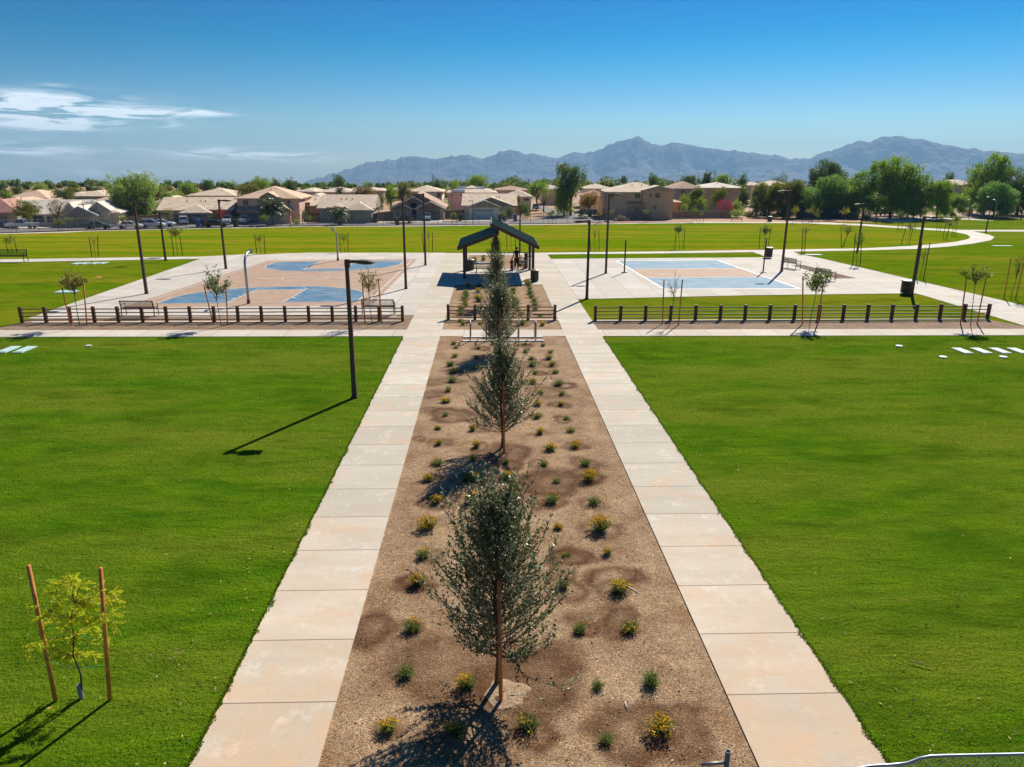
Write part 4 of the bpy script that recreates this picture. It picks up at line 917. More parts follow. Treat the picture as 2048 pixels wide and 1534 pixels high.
ST = [
 ('leafy staked tree at the left end of the rail fence', 160, 652, [(142,652,123,571),(174,652,167,566)], (149,590,538,32), 'full', 'olive'),
 ('grey green staked tree in front of the blue basketball court', 443, 652, [(427,650,408,570),(455,650,452,568)], (434,602,534,27), 'full', 'grey'),
 ('thin autumn toned staked tree in front of the black bench', 745, 648, [(730,647,725,563),(764,647,757,559)], (738,590,520,25), 'half', 'olive'),
 ('nearly bare staked tree behind the right rail fence near the walkway', 1339, 651, [(1325,648,1328,559),(1357,650,1365,559)], (1347,600,540,21), 'bare', 'olive'),
 ('green leafy staked tree in front of the middle of the right rail fence', 1619, 650, [(1605,649,1606,552),(1635,649,1648,558)], (1631,592,530,28), 'full', 'green'),
 ('yellow green staked tree at the right end of the right rail fence', 1941, 651, [(1921,648,1933,556),(1954,648,1972,555)], (1950,570,526,32), 'full', 'lime'),
 ('bare staked tree on the lawn at the right edge', 2021, 598, [(2008,597,2022,516),(2031,599,2049,520)], (2032,560,498,20), 'bare', 'olive'),
 ('bare staked tree on the slope right of the trash can', 1839, 556, [(1832,557,1844,485),(1847,558,1860,486)], (1847,522,490,16), 'bare', 'olive'),
 ('staked tree beside the lamp post above the right plaza edge', 1713, 531, [(1705,530,1712,465),(1720,529,1724,465)], (1716,497,452,12), 'half', 'green'),
 ('staked tree inside the curving path, left of the lamp post', 1687, 495, [(1679,494,1682,453),(1696,497,1703,453)], (1694,470,443,14), 'half', 'lime'),
 ('sparse staked tree on the lawn strip behind the bench', 1605, 507, [(1601,506,1606,455),(1609,507,1613,455)], (1609,468,449,15), 'bare', 'olive'),
 ('rusty leaved staked tree in the middle of the path loop', 1813, 489, [(1808,490,1812,455),(1818,489,1826,456)], (1821,462,438,13), 'half', 'olive'),
 ('green staked tree on the far side of the path loop', 1795, 457, [(1792,456,1796,437),(1799,456,1803,437)], (1800,438,419,10), 'full', 'green'),
 ('green staked tree at the right part of the path loop', 1876, 463, [(1872,463,1877,442),(1880,463,1884,442)], (1881,442,424,9), 'half', 'lime'),
 ('yellowish staked tree near the inner bend of the path loop', 1889, 481, [(1885,481,1891,450),(1893,481,1899,450)], (1898,455,432,13), 'half', 'olive'),
 ('staked tree hugging the inner bend of the path loop', 1906, 473, [(1903,473,1909,445),(1910,473,1915,445)], (1912,446,428,11), 'full', 'lime'),
 ('yellow staked tree beyond the path loop near the far court', 1845, 444, [(1842,444,1846,424),(1848,444,1852,424)], (1851,426,412,9), 'half', 'yellow'),
 ('sparse staked tree in the field behind the far left bench', 25, 505, [(16,505,10,477),(34,505,28,476)], (20,488,464,13), 'half', 'lime'),
 ('bare staked tree in the left part of the field', 192, 515, [(184,514,178,473),(200,513,195,472)], (188,492,466,7), 'bare', 'olive'),
 ('bright green staked tree in the field right of the far left lamp', 356, 512, [(348,511,342,470),(365,511,360,471)], (351,476,451,15), 'full', 'lime'),
 ('sparse staked tree in the field behind the basketball court left side', 522, 509, [(514,509,509,468),(530,508,528,468)], (519,486,461,9), 'half', 'lime'),
 ('sparse staked tree in the field behind the far basketball post', 689, 506, [(682,506,678,466),(696,506,696,465)], (687,484,459,10), 'half', 'lime'),
 ('bare staked tree in the field right of the tall lamp posts', 857, 505, [(848,505,844,466),(865,504,865,465)], (857,480,459,9), 'bare', 'olive'),
 ('staked tree in the field seen under the shelter roof', 1023, 499, [(1014,499,1013,463),(1031,499,1030,463)], (1022,478,458,8), 'bare', 'olive'),
 ('bare staked tree in the field behind the small lawn lamp post', 1190, 501, [(1181,501,1179,460),(1198,501,1198,460)], (1189,478,454,9), 'bare', 'olive'),
 ('green staked tree in the field behind the volleyball court', 1359, 498, [(1351,499,1352,460),(1367,498,1370,456)], (1357,468,447,13), 'full', 'green'),
 ('green staked tree behind the volleyball post trash can', 1527, 497, [(1518,497,1521,454),(1535,497,1543,453)], (1530,472,447,11), 'full', 'green')]
for s_ in ST: staked(*s_)
FS = [(120,463,119,452,437,9,'full','lime','left of the parked dark sedan'),(140,460,138,446,433,9,'full','lime','below the brown autumn tree'),(247,460,245,446,427,11,'full','lime','before the white sedan'),(530,456,530,446,427,9,'full','lime','below the date palm'),
 (620,454,620,444,426,9,'half','lime','right of the pink house'),(719,453,719,443,426,7,'bare','olive','before the grey garage'),(909,452,908,437,422,7,'full','lime','left of the cream garage'),(1006,451,1005,436,420,8,'full','lime','right of the cream garage'),(1101,450,1101,434,421,8,'full','lime','at the mouth of the side street'),
 (1198,448,1198,434,420,7,'full','yellow','left of the tan two storey house'),(1223,448,1223,428,416,7,'half','yellow','beside the boulders'),(1292,446,1291,430,417,8,'full','green','before the tan two storey house'),(1389,445,1388,430,414,9,'full','lime','before the block wall'),(1403,445,1403,434,420,7,'half','green','right end of the block wall trees'),
 (1590,446,1590,430,411,9,'full','yellow','before the dark netted fence left side'),(1621,446,1620,428,411,10,'half','yellow','before the dark netted fence middle'),(1633,447,1633,436,413,8,'half','lime','before the dark netted fence right of middle'),(1692,448,1690,432,414,11,'full','yellow','before the rocks'),(1728,446,1727,426,412,8,'half','yellow','left of the pale lamp post')]
for i, (px, py, cx, cb, ct, hw, kd, cl, wh) in enumerate(FS):
    staked(f'young staked {"yellow" if cl == "yellow" else "green"} tree along the far path, {wh}', px, py, [(px - 4, py, px - 5, py - 17), (px + 4, py, px + 4, py - 17)], (cx, cb, ct, hw), kd, cl, 'young staked trees along the far path')

# the lime feathery tree at the lower left
p = G(163, 1396); t = thing('staked_young_tree', 'lime feathery young tree between two orange stakes at the lower left', 'staked tree', p)
for bx, by, tx, ty in ((111, 1402, 57, 1131), (219, 1400, 201, 1136)):
    q = G(bx, by); e = AT(tx, ty, q.y); b = MB(); b.tube([Vector((q.x, q.y, -.05)) - p, e - p], [.031, .029], 12); b.build('stake', m_stake, t, True)
b = MB(); LV = []
def A2(px, py, dy=0): return AT(px, py, p.y + dy) - p
tr = [Vector((0, 0, -.02)), A2(163, 1375), A2(162, 1350), A2(155, 1332), A2(146, 1312), A2(148, 1270), A2(140, 1240), A2(150, 1205), A2(142, 1175)]
b.tube(tr, [.018, .016, .015, .014, .012, .011, .008, .006, .003], 7); b.build('trunk', m_wood, t, True)
b = MB(); b.lathe([(.034, 0), (.038, .1), (.033, .25), (.026, .25), (.03, 0)], n=12); b.build('tree_guard', pm('grey_plastic_guard', S(150, 158, 166), S(110, 118, 126), 30, .6), t, True)
br = MB()
# (start on the trunk, tip pixel, depth offset)
LIMB = [(4,(85,1302)),(4,(215,1278)),(4,(196,1316)),(4,(112,1316)),(5,(62,1302)),(5,(190,1262)),(5,(95,1245)),(5,(205,1232)),(6,(75,1240)),(6,(228,1248)),(6,(120,1210)),(6,(200,1200)),(7,(100,1185)),(7,(232,1184)),(7,(130,1160)),(7,(170,1168)),(7,(205,1178)),(8,(150,1158)),(5,(145,1290)),(6,(160,1225)),(7,(235,1200)),(4,(140,1320)),(8,(110,1170)),(6,(60,1215)),(5,(232,1228)),(5,(40,1305)),(7,(190,1215)),(6,(175,1245))]
for i, (k, tip) in enumerate(LIMB):
    e = A2(*tip, dy=R.uniform(-.35, .35)); s0 = tr[k]; pth = [s0, s0.lerp(e, .35) + Vector((0, 0, .06)), s0.lerp(e, .7) + Vector((0, 0, .08)), e]
    br.tube(pth, [.006, .004, .003, .002], 4, False)
    for q in range(13):
        a_ = pth[min(2, int(q / 3.1))].lerp(pth[min(3, int(q / 3.1) + 1)], R.random()); dd = ((e - s0).normalized() * .8 + rv(.55) + Vector((0, 0, -.15))).normalized(); l = R.uniform(.09, .19); fr = [a_, a_ + dd * l * .5, a_ + (dd + Vector((0, 0, -.25))).normalized() * l]
        br.tube(fr, [.002, .0015, .001], 3, False)
        # leaflets in two ranks
        n = 20; f_ = np.repeat(np.linspace(.05, 1, n // 2), 2)[:, None]; base = np.array(tuple(fr[0])) * (1 - f_) + np.array(tuple(fr[2])) * f_; dv = np.array(tuple((fr[2] - fr[0]).normalized())); sd = unit(np.cross(dv[None], np.array([[0, 0, 1.]])))[0]
        D = np.where((np.arange(n) % 2 == 0)[:, None], sd, -sd) + dv * .5
        LV.append(leaf_arrays(base, D + NR.normal(size=(n, 3)) * .15, .040, .017))
br.build('branches', m_wood, t); link('crown', leafmesh('crown', LV), m_lime, t)
for (x0, y0), (x1, y1) in (((148, 1334), (218, 1330)), ((148, 1270), (214, 1278)), ((97, 1322), (148, 1334))): b = MB(); b.tube([A2(x0, y0), A2((x0 + x1) / 2, (y0 + y1) / 2 + 2), A2(x1, y1)], .004, 4, False); b.build('tie', m_tie, t)

# ---- crowns for the grown trees beyond the field, one mesh per habit, height 1 m to be scaled ----
def lobes_crown(lobes, ncl, nl, L, W, hang=0., flat=1., sig=.05):
    """leaf clumps on and in a set of ellipsoid lobes ((x,y,z),(rx,ry,rz))"""
    V = []; tot = sum(r[0] * r[2] for _, r in lobes)
    for c, r in lobes:
        k = int(ncl * r[0] * r[2] / tot); d = unit(NR.normal(size=(k, 3))); rad = NR.random(k)[:, None] ** .22; bump = 1 + .16 * NR.normal(size=(k, 1))
        C = np.array(c) + d * rad * np.array(r) * bump
        P_ = np.repeat(C, nl, 0) + NR.normal(size=(k * nl, 3)) * sig * np.array([1, 1, flat]); D = NR.normal(size=(k * nl, 3)) + np.repeat(d, nl, 0) * .6; D[:, 2] -= hang
        V.append(leaf_arrays(P_, D, L * NR.uniform(.6, 1.4, k * nl), W))
    return leafmesh('crown', V)
def rl(n, zr, rr, r0, asp=1.):
    o = []
    for i in range(n): a = 2.4 * i + NR.random(); q = rr * sqrt(NR.random()); s_ = NR.uniform(.7, 1.2) * r0; o.append(((q * cos(a), q * sin(a), NR.uniform(*zr)), (s_, s_, s_ * asp)))
    return o
HAB = {
 'round': [lobes_crown(rl(9, (.45, .82), .26, .2), 330, 16, .034, .018, sig=.026) for _ in range(3)],
 'tall': [lobes_crown([((0, 0, .3 + .13 * i), (.19 - .022 * i, .19 - .022 * i, .13)) for i in range(5)] + rl(5, (.3, .7), .12, .12, 1.3), 330, 16, .030, .016, sig=.022) for _ in range(2)],
 'willow': [lobes_crown(rl(15, (.26, .84), .27, .21, 1.15), 850, 20, .04, .013, 1.6, sig=.024) for _ in range(2)],
 'mesq': [lobes_crown(rl(24, (.18, .84), .44, .20, .55), 1200, 20, .034, .016, .25, sig=.026) for _ in range(3)],
 'sparse': [lobes_crown(rl(10, (.42, .84), .36, .15, .8), 190, 12, .026, .014, sig=.03) for _ in range(2)],
 'low': [lobes_crown(rl(9, (.28, .62), .42, .3, 1.), 300, 16, .05, .026, sig=.04) for _ in range(3)]}
def trunk_mesh(z0, spread, n=6, r=.03):
    b = MB(); b.tube([(0, 0, -.03), (.012, 0, z0 * .6), (0, .01, z0)], [r * 1.2, r, r * .85], 7)
    for i in range(n):
        a = 2.4 * i + NR.random(); q = spread * NR.uniform(.5, 1); z1 = NR.uniform(.6, .85); pth = [Vector((0, 0, z0 * .92)), Vector((cos(a) * q * .35, sin(a) * q * .35, z0 + (z1 - z0) * .4)), Vector((cos(a) * q * .75, sin(a) * q * .75, z0 + (z1 - z0) * .75)), Vector((cos(a) * q, sin(a) * q, z1))]
        b.tube(pth, [r * .6, r * .45, r * .3, r * .12], 5, False)
        for k in range(3): p0 = pth[k + 1 if k < 2 else 2]; b.tube([p0, p0 + Vector((NR.normal() * .08, NR.normal() * .08, .09))], [r * .22, r * .08], 4, False)
    me = b.mesh('trunk', True); me.materials.append(m_trunk); return me
TRK = {'round': trunk_mesh(.32, .26), 'tall': trunk_mesh(.2, .1, 4), 'willow': trunk_mesh(.28, .26), 'mesq': trunk_mesh(.26, .42, 8, .026), 'sparse': trunk_mesh(.28, .34, 9, .024), 'low': trunk_mesh(.12, .3, 5, .02)}
FM = {'dark': leafmat('dark_green_foliage', (0.083, 0.145, 0.020, 1), (0.140, 0.223, 0.029, 1), None, .45, .6, .25, .3, .5),
      'mid': leafmat('mid_green_foliage', (0.181, 0.294, 0.021, 1), (0.288, 0.426, 0.030, 1), None, .5, .6, .25, .3, .5),
      'grey': leafmat('grey_green_foliage', (0.257, 0.366, 0.068, 1), (0.378, 0.498, 0.098, 1), None, .5, .6, .25, .3, .45),
      'blue': leafmat('blue_green_foliage', (0.167, 0.307, 0.057, 1), (0.257, 0.440, 0.075, 1), None, .5, .6, .25, .3, .5),
      'lime': leafmat('lime_foliage', (0.189, 0.304, 0.010, 1), (0.261, 0.377, 0.016, 1), None, .5, .55, .3, .3, .4),
      'olive': leafmat('olive_foliage', (0.145, 0.167, 0.016, 1), (0.217, 0.225, 0.022, 1), None, .5, .6, .25, .3, .45),
      'gold': leafmat('autumn_gold_foliage', (.20, .13, .022, 1), (.30, .19, .03, 1), (.14, .14, .02, 1), .4, .6, .3, .12, .4),
      'orange': leafmat('orange_foliage', (.36, .20, .012, 1), (.40, .26, .02, 1), (.26, .22, .02, 1), .4, .6, .3, .12, .35),
      'pink': leafmat('magenta_bracts', (.50, .02, .10, 1), (.62, .04, .16, 1), (.10, .14, 0.021, 1), .4, .6, .2, .5, .3),
      'red': leafmat('red_bracts', (.55, .02, .03, 1), (.6, .03, .08, 1), (.08, .12, 0.021, 1), .4, .6, .2, .5, .3)}
WID = {'round': .45, 'tall': .24, 'willow': .45, 'mesq': .58, 'sparse': .48, 'low': .68}
def grown(label, x0, x1, top, Y, hab, mt, name='tree', cat='tree', group='grown trees around the houses', base=None):
    """tree whose crown spans photo columns x0..x1 with its top at row top, standing at world depth Y"""
    cx = (x0 + x1) / 2; tp_ = AT(cx, top, Y); zb = T(Y) - .1 if base is None else AT(cx, base, Y).z; h = tp_.z - zb; hw = (x1 - x0) / 2 / PXM((tp_.x, Y, zb + h * .6))
    hmax = {'round': .9, 'tall': .98, 'willow': .98, 'mesq': .93, 'sparse': .93, 'low': .88}[hab]
    hw *= 1.14 if hab in ('mesq', 'willow', 'round') else 1
    t = thing(name, label, cat, (tp_.x, Y, zb), R.uniform(0, 6.28), group, (hw / WID[hab], hw / WID[hab], h / hmax))
    o = bpy.data.objects.new('trunk', TRK[hab]); COL.objects.link(o); o.parent = t
    me = R.choice(HAB[hab]); o = bpy.data.objects.new('crown', me); COL.objects.link(o); o.parent = t
    if not me.materials: me.materials.append(FM[mt])
    o.material_slots[0].link = 'OBJECT'; o.material_slots[0].material = FM[mt]
    return t
GT = [
 # left part, front yards
 ('small round olive street tree at the far left', 20,78,404,149,'round','olive'), ('autumn brown thin crowned tree before the pale roofed house', 76,140,400,148,'sparse','gold'),
 ('left half of the big grey green pepper tree', 209,272,360,164,'willow','grey'), ('tall right half of the big grey green pepper tree', 236,308,348,167,'willow','grey'),
 ('thin green tree before the grey garage house', 310,353,417,159,'sparse','olive'), ('orange tinted tree behind the pepper tree', 296,328,375,205,'round','gold'),
 ('dark green tree behind the orange house', 57,97,368,235,'round','grey'), ('low dark tree among the left roofs', 96,142,379,215,'round','dark'), ('dark tree far behind the tan left roofs', 181,207,374,300,'round','dark'),
 ('green tree above the grey house roof on the left', 347,394,367,235,'round','mid'), ('low hedge tree beside the grey sloped roof', 340,372,381,205,'low','grey'), ('dark rounded tree left of the skyline gap', 399,428,361,260,'round','dark'),
 ('broad olive tree left of the pink house', 465,523,369,198,'round','olive'), ('green tree behind the pink house roof, left', 499,541,357,240,'round','mid'), ('olive tree behind the pink house roof, right', 538,563,360,240,'round','olive'),
 ('tall dense dark tree right of the pink house', 562,598,351,206,'tall','dark'), ('low green tree clump right of the dark tall tree', 598,645,366,260,'low','dark'), ('dark green tree standing above the distant roofs', 664,696,353,250,'round','dark'),
 ('rusty olive tree behind the grey single storey house', 694,749,375,205,'round','gold'), ('low olive tree behind the second row of roofs', 710,751,367,270,'low','olive'),
 ('bright lime green tree between two grey houses', 762,799,372,188,'round','lime'), ('green tree behind the bright lime tree', 786,822,366,215,'round','olive'),
 ('tree right of the dark gabled house roof', 861,886,360,240,'round','dark'), ('green tree left of the solar panel house', 890,930,357,232,'tall','mid'), ('broad green tree above the solar panel house', 930,978,352,250,'round','mid'),
 ('dark low tree right of the solar panel house', 985,1016,363,270,'low','dark'), ('dark low tree above the middle roofs', 1020,1050,365,270,'low','dark'), ('green tree at the left of the side street', 1050,1098,365,222,'round','mid'),
 ('rusty green tree beside the side street', 1064,1113,378,208,'sparse','gold'), ('olive bush tree beside the tan roof left of the side street', 1027,1043,393,200,'round','olive'),
 ('tall dark green tree on the corner of the side street', 1112,1176,335,194,'round','dark'), ('lower dark green crown of the corner trees', 1108,1150,362,194,'willow','mid'), ('orange autumn tree at the street corner', 1154,1203,387,188,'round','orange'),
 ('round green tree behind the tan two storey house', 1294,1321,351,250,'round','dark'), ('dark tree on the skyline right of the tan house', 1361,1402,352,290,'round','dark'), ('dark spiky pine on the skyline', 1402,1430,337,290,'tall','dark'),
 ('round green tree right of the skyline pine', 1431,1466,350,280,'round','mid'), ('small dark tree on the skyline over the long roof', 1476,1498,351,300,'round','dark'), ('thin leaved eucalyptus on the skyline', 1540,1582,348,280,'sparse','dark'),
 ('dark olive tree in the yard behind the block wall, left', 1376,1416,368,202,'tall','olive'), ('olive tree in the yard behind the block wall, right', 1420,1462,377,200,'round','olive'), ('green hedge tree behind the block wall', 1355,1392,387,199,'low','lime'),
 ('broad green bush tree behind the block wall', 1385,1424,392,197,'low','mid'), ('grey green bush right of the pink bougainvillea', 1458,1492,398,192,'low','grey'), ('tall dark tree behind the grey green bush', 1473,1504,366,204,'tall','dark'),
 ('tall dark blue green tree left of the mesquites', 1503,1534,361,199,'tall','dark'), ('yellow olive mesquite with open branches, left', 1516,1572,366,192,'mesq','olive'), ('yellow olive mesquite with open branches, right', 1560,1612,360,189,'mesq','olive'),
 # right part
 ('dark green wind swept tree above the mesquites', 1618,1696,324,215,'mesq','dark'), ('big feathery blue green mesquite, left half', 1636,1702,352,190,'mesq','blue'), ('big feathery blue green mesquite, right half', 1688,1757,344,192,'mesq','blue'),
 ('tall broad mesquite with dark leaning trunk', 1748,1848,317,188,'mesq','mid'), ('bright green mesquite behind the far court, left', 1812,1868,350,186,'mesq','mid'), ('green mesquite behind the far court, right', 1858,1912,362,185,'mesq','mid'),
 ('dark bush crown under the tall broad mesquite', 1760,1830,372,200,'low','dark'), ('low green tree left of the netted fence', 1586,1640,375,188,'mesq','blue'), ('tall feathery olive tree at the right', 1950,2028,311,205,'mesq','mid'), ('green mesquite below the tall feathery olive tree', 1962,2036,366,192,'mesq','blue'),
 ('dark green tree cut by the right edge', 2010,2090,345,205,'willow','dark'), ('olive tree left of the tall feathery tree', 1932,1970,355,215,'round','olive'), ('small dark tree beside the tan distant roof', 1893,1912,347,300,'round','dark'),
 ('dark undergrowth tree behind the netted fence', 1640,1700,398,196,'low','dark'), ('dark undergrowth tree left of the leaning trunk', 1700,1765,395,196,'low','dark'), ('dense green tree filling between the mesquites, left', 1600, 1650, 385, 194, 'mesq', 'blue'), ('dense green tree filling between the mesquites, middle', 1655, 1725, 372, 190, 'mesq', 'mid'), ('dense green tree right of the leaning trunk', 1800, 1850, 372, 191, 'mesq', 'blue'), ('low green tree behind the far court right end', 1885, 1935, 385, 196, 'mesq', 'mid'), ('green tree behind the yellow mesquites', 1520, 1600, 380, 203, 'mesq', 'mid'),
 ('olive tree among the left roofs, nearer one', 118, 150, 378, 188, 'round', 'olive'), ('green tree between the pepper tree and the grey house', 318, 345, 384, 184, 'round', 'mid'), ('small olive tree left of the grey house', 304, 330, 402, 178, 'sparse', 'olive'), ('dark tree behind the orange house ridge', 20, 48, 374, 240, 'round', 'dark'), ('green tree at the far left roofs', 0, 26, 384, 205, 'round', 'mid'), ('olive tree between the pink and taupe houses', 612, 640, 402, 186, 'round', 'olive'), ('green tree behind the taupe house right end', 742, 768, 392, 186, 'round', 'mid'),
 ('olive green tree far behind the path loop', 1655,1690,333,260,'round','dark')]
for gt in GT: grown(*gt)
SB = [('low pale olive hedge beside the gabled garage', 180,208,437,148,'gold'), ('clipped green hedge block before the dark parked car', 462,480,426,165,'dark'), ('dark green bush right of the date palm', 599,614,418,170,'dark'), ('low grey green bush in the pink house yard', 585,602,437,161,'grey'),
 ('bushy green shrub tree before the tan middle house', 880,903,400,195,'mid'), ('tall dark oleander right of the cream garage', 1012,1029,411,179,'dark'), ('big dark green oleander at the street corner', 1038,1064,405,180,'dark'), ('low dark round bush at the far street corner', 1155,1174,417,186,'dark'),
 ('green yard bush right of the tan patio', 1357,1378,404,191,'mid'), ('magenta bougainvillea behind the block wall', 1438,1468,400,190,'pink'), ('red bougainvillea between the parked cars', 424,451,416,162,'red'), ('dark green bush left of the red bougainvillea', 417,434,425,161,'dark'),
 ('low dark bushes under the yellow mesquite, left', 1515,1545,412,188,'dark'), ('low dark bushes under the yellow mesquite, right', 1546,1590,417,187,'dark'), ('grey green desert bush beside the wall end', 1460,1488,417,186,'grey'), ('olive desert bush right of the wall end', 1486,1512,421,186,'olive'),
 ('desert bush on the rocky strip, left', 1700,1722,421,184,'grey'), ('desert bush on the rocky strip, right', 1722,1745,426,184,'gold'), ('round dark desert bush behind the far court', 1868,1890,411,192,'dark'), ('dark desert bush behind the far court right side', 1955,1975,404,196,'dark'), ('pink yard bush in front of the tan middle house', 1098,1112,420,200,'grey')]
for lb, x0, x1, top, Y, mt in SB: grown(lb, x0, x1, top, Y, 'low', mt, 'garden_bush', 'bush', 'garden bushes by the houses')
# the unbroken far tree line on the horizon is a mass of small crowns
def treeline(name, label, x0, x1, Y0, Y1, n, lo, hi, mt):
    V = []
    for i in range(n):
        Y = R.uniform(Y0, Y1); px = R.uniform(x0, x1); c = AT(px, 372, Y); h = (lo + (hi - lo) * R.random() ** 2) * (.55 if px < 800 and Y < 700 else .8 if px < 1000 else 1); r = min(h * .6, R.uniform(2.0, 6.5) * (1 if Y < 700 else 1.6))
        k = 150; d = unit(NR.normal(size=(k, 3))); C = np.array([c.x, Y, T(Y) + h - r * .8]) + d * np.array([r, r, r * .8]) * NR.random((k, 1)) ** .3
        V.append(leaf_arrays(C, NR.normal(size=(k, 3)), 1.25, .8))
    o = link(name, leafmesh(name, V), FM[mt]); tag(o, label, None, None, 'stuff')
treeline('far_tree_line', 'dark tree line far behind the houses', -60, 2120, 330, 560, 330, 3, 7.5, 'dark')
treeline('far_tree_line', 'olive trees scattered among the distant roofs', -60, 2120, 260, 420, 110, 3.5, 7, 'olive')
treeline('far_tree_line', 'distant tree belt at the foot of the mountains', -60, 2120, 580, 1300, 420, 3, 9, 'mid')

# ---- palms ----
m_frond = leafmat('palm_frond', (.075, .11, .03, 1), (.11, .15, .04, 1), None, .3, .4, .5, .5, .3)
def palm(label, cx, top, Y, crown_r, n=34, base_y=None, droop=.9, tr=.2):
    tp_ = AT(cx, top, Y); zb = T(Y); h = tp_.z - zb - crown_r * .45; t = thing('palm_tree', label, 'palm tree', (tp_.x, Y, zb), 0, 'palm trees by the houses')
    b = MB(); b.tube([(0, 0, -.2), (.05, 0, h * .5), (0, 0, h)], [tr * 1.2, tr, tr * .9], 9); b.build('trunk', m_trunk, t, True)
    V = []
    for k in range(n):
        a = k * 2.399; el = 1.35 - 1.9 * (k / n); pts_ = []; L = crown_r * R.uniform(.85, 1.1)
        for q in range(7):
            f = q / 6; e = el - droop * f * f; pts_.append((cos(a) * L * f * cos((el + e) / 2), sin(a) * L * f * cos((el + e) / 2), h + L * f * sin((el + e) / 2)))
        P_ = np.array(pts_); m_ = 40; f = np.linspace(.12, .99, m_) * 6; i = np.minimum(f.astype(int), 5); w_ = (f - i)[:, None]; base = P_[i] * (1 - w_) + P_[i + 1] * w_; d = unit(P_[i + 1] - P_[i]); s_ = unit(np.cross(d, np.array([0, 0, 1.])))
        D = np.where((np.arange(m_) % 2 == 0)[:, None], s_, -s_) * .8 + d * .6; D[:, 2] -= .35
        V.append(leaf_arrays(base, D, crown_r * .26, crown_r * .05))
        V.append(leaf_arrays(P_[:-1], np.diff(P_, axis=0), L / 6 * 1.05, .05))
    link('fronds', leafmesh('fronds', V), m_frond, t)
palm('tall fan palm rising above the corner tree against the mountains', 1125, 330, 205, 2.0, 40, tr=.17)
palm('date palm in front of the pink two storey house', 543, 402, 159, 3.0, 44, tr=.25)
palm('squat date palm before the grey single storey house', 678, 419, 161, 2.2, 44, tr=.3)
palm('small dark palm behind the second row roofs', 679, 377, 215, 1.6, 34)

# ================================================================ houses beyond the field
def tilemat(name, c1, c2):
    s = NT(name); n = s.noise(.9, 4, .6); wv = s.node('ShaderNodeTexBrick'); wv.inputs['Scale'].default_value = 1.0
    mp = s.node('ShaderNodeMapping'); s.l.new(s.pos(), mp.inputs['Vector']); s.l.new(mp.outputs[0], wv.inputs['Vector'])
    wv.inputs['Color1'].default_value = (1, 1, 1, 1); wv.inputs['Color2'].default_value = (.72, .70, .68, 1); wv.inputs['Mortar'].default_value = (.55, .52, .5, 1)
    wv.inputs['Brick Width'].default_value = .55; wv.inputs['Row Height'].default_value = .45; wv.inputs['Mortar Size'].default_value = .03
    c = s.mix(s.ramp(n, .35, .65), c1, c2); s.col(s.mix(.55, c, wv.outputs['Color'], 'MULTIPLY')); s.rough(.85); s.spec(.15)
    s.bump(s.noise(5, 3), .4, .05); return s.m
RM = {'tan': tilemat('tan_roof_tile', S(232, 212, 186), S(210, 188, 162)), 'pale': tilemat('pale_roof_tile', S(232, 222, 206), S(212, 200, 182)), 'pink': tilemat('pink_roof_tile', S(196, 150, 136), S(178, 130, 116)),
      'salmon': tilemat('salmon_roof_tile', S(234, 202, 172), S(216, 180, 150)), 'brown': tilemat('brown_roof_tile', S(196, 166, 142), S(176, 146, 124))}
WM = {'cream': pm('cream_stucco', S(237, 224, 204), S(224, 209, 187), .5, .9, bump=.2, bscale=12), 'grey': pm('grey_stucco', S(173, 162, 151), S(160, 149, 138), .5, .9, bump=.2, bscale=12),
      'taupe': pm('taupe_stucco', S(209, 191, 169), S(193, 176, 154), .5, .9, bump=.2, bscale=12), 'tan': pm('tan_stucco', S(217, 180, 147), S(202, 165, 134), .5, .9, bump=.2, bscale=12), 'pink': pm('pink_stucco', S(235, 189, 167), S(220, 173, 154), .5, .9, bump=.2, bscale=12),
      'orange': pm('orange_stucco', S(235, 173, 105), S(217, 156, 92), .5, .9, bump=.2, bscale=12), 'sand': pm('sand_stucco', S(233, 211, 173), S(217, 193, 158), .5, .9, bump=.2, bscale=12)}
m_glass = pm('window_glass', S(46, 54, 62), S(60, 70, 80), 2, .15, spec=.8); m_white = pm('white_trim', S(226, 222, 214), S(212, 206, 198), 3, .6); m_dtrim = pm('dark_fascia', S(84, 66, 56), S(72, 56, 48), 3, .7)
m_gdoor = {'white': pm('white_garage_door', S(212, 206, 196), S(202, 194, 184), 2, .6), 'grey': pm('grey_garage_door', S(120, 112, 108), S(110, 102, 98), 2, .6), 'taupe': pm('taupe_garage_door', S(170, 152, 138), S(160, 142, 128), 2, .6)}
m_solar = pm('solar_panel', S(40, 50, 70), S(56, 66, 88), 1, .5, .0, spec=.4); m_block = pm('block_wall', S(158, 128, 108), S(140, 112, 94), .8, .9, bump=.3, bscale=8)
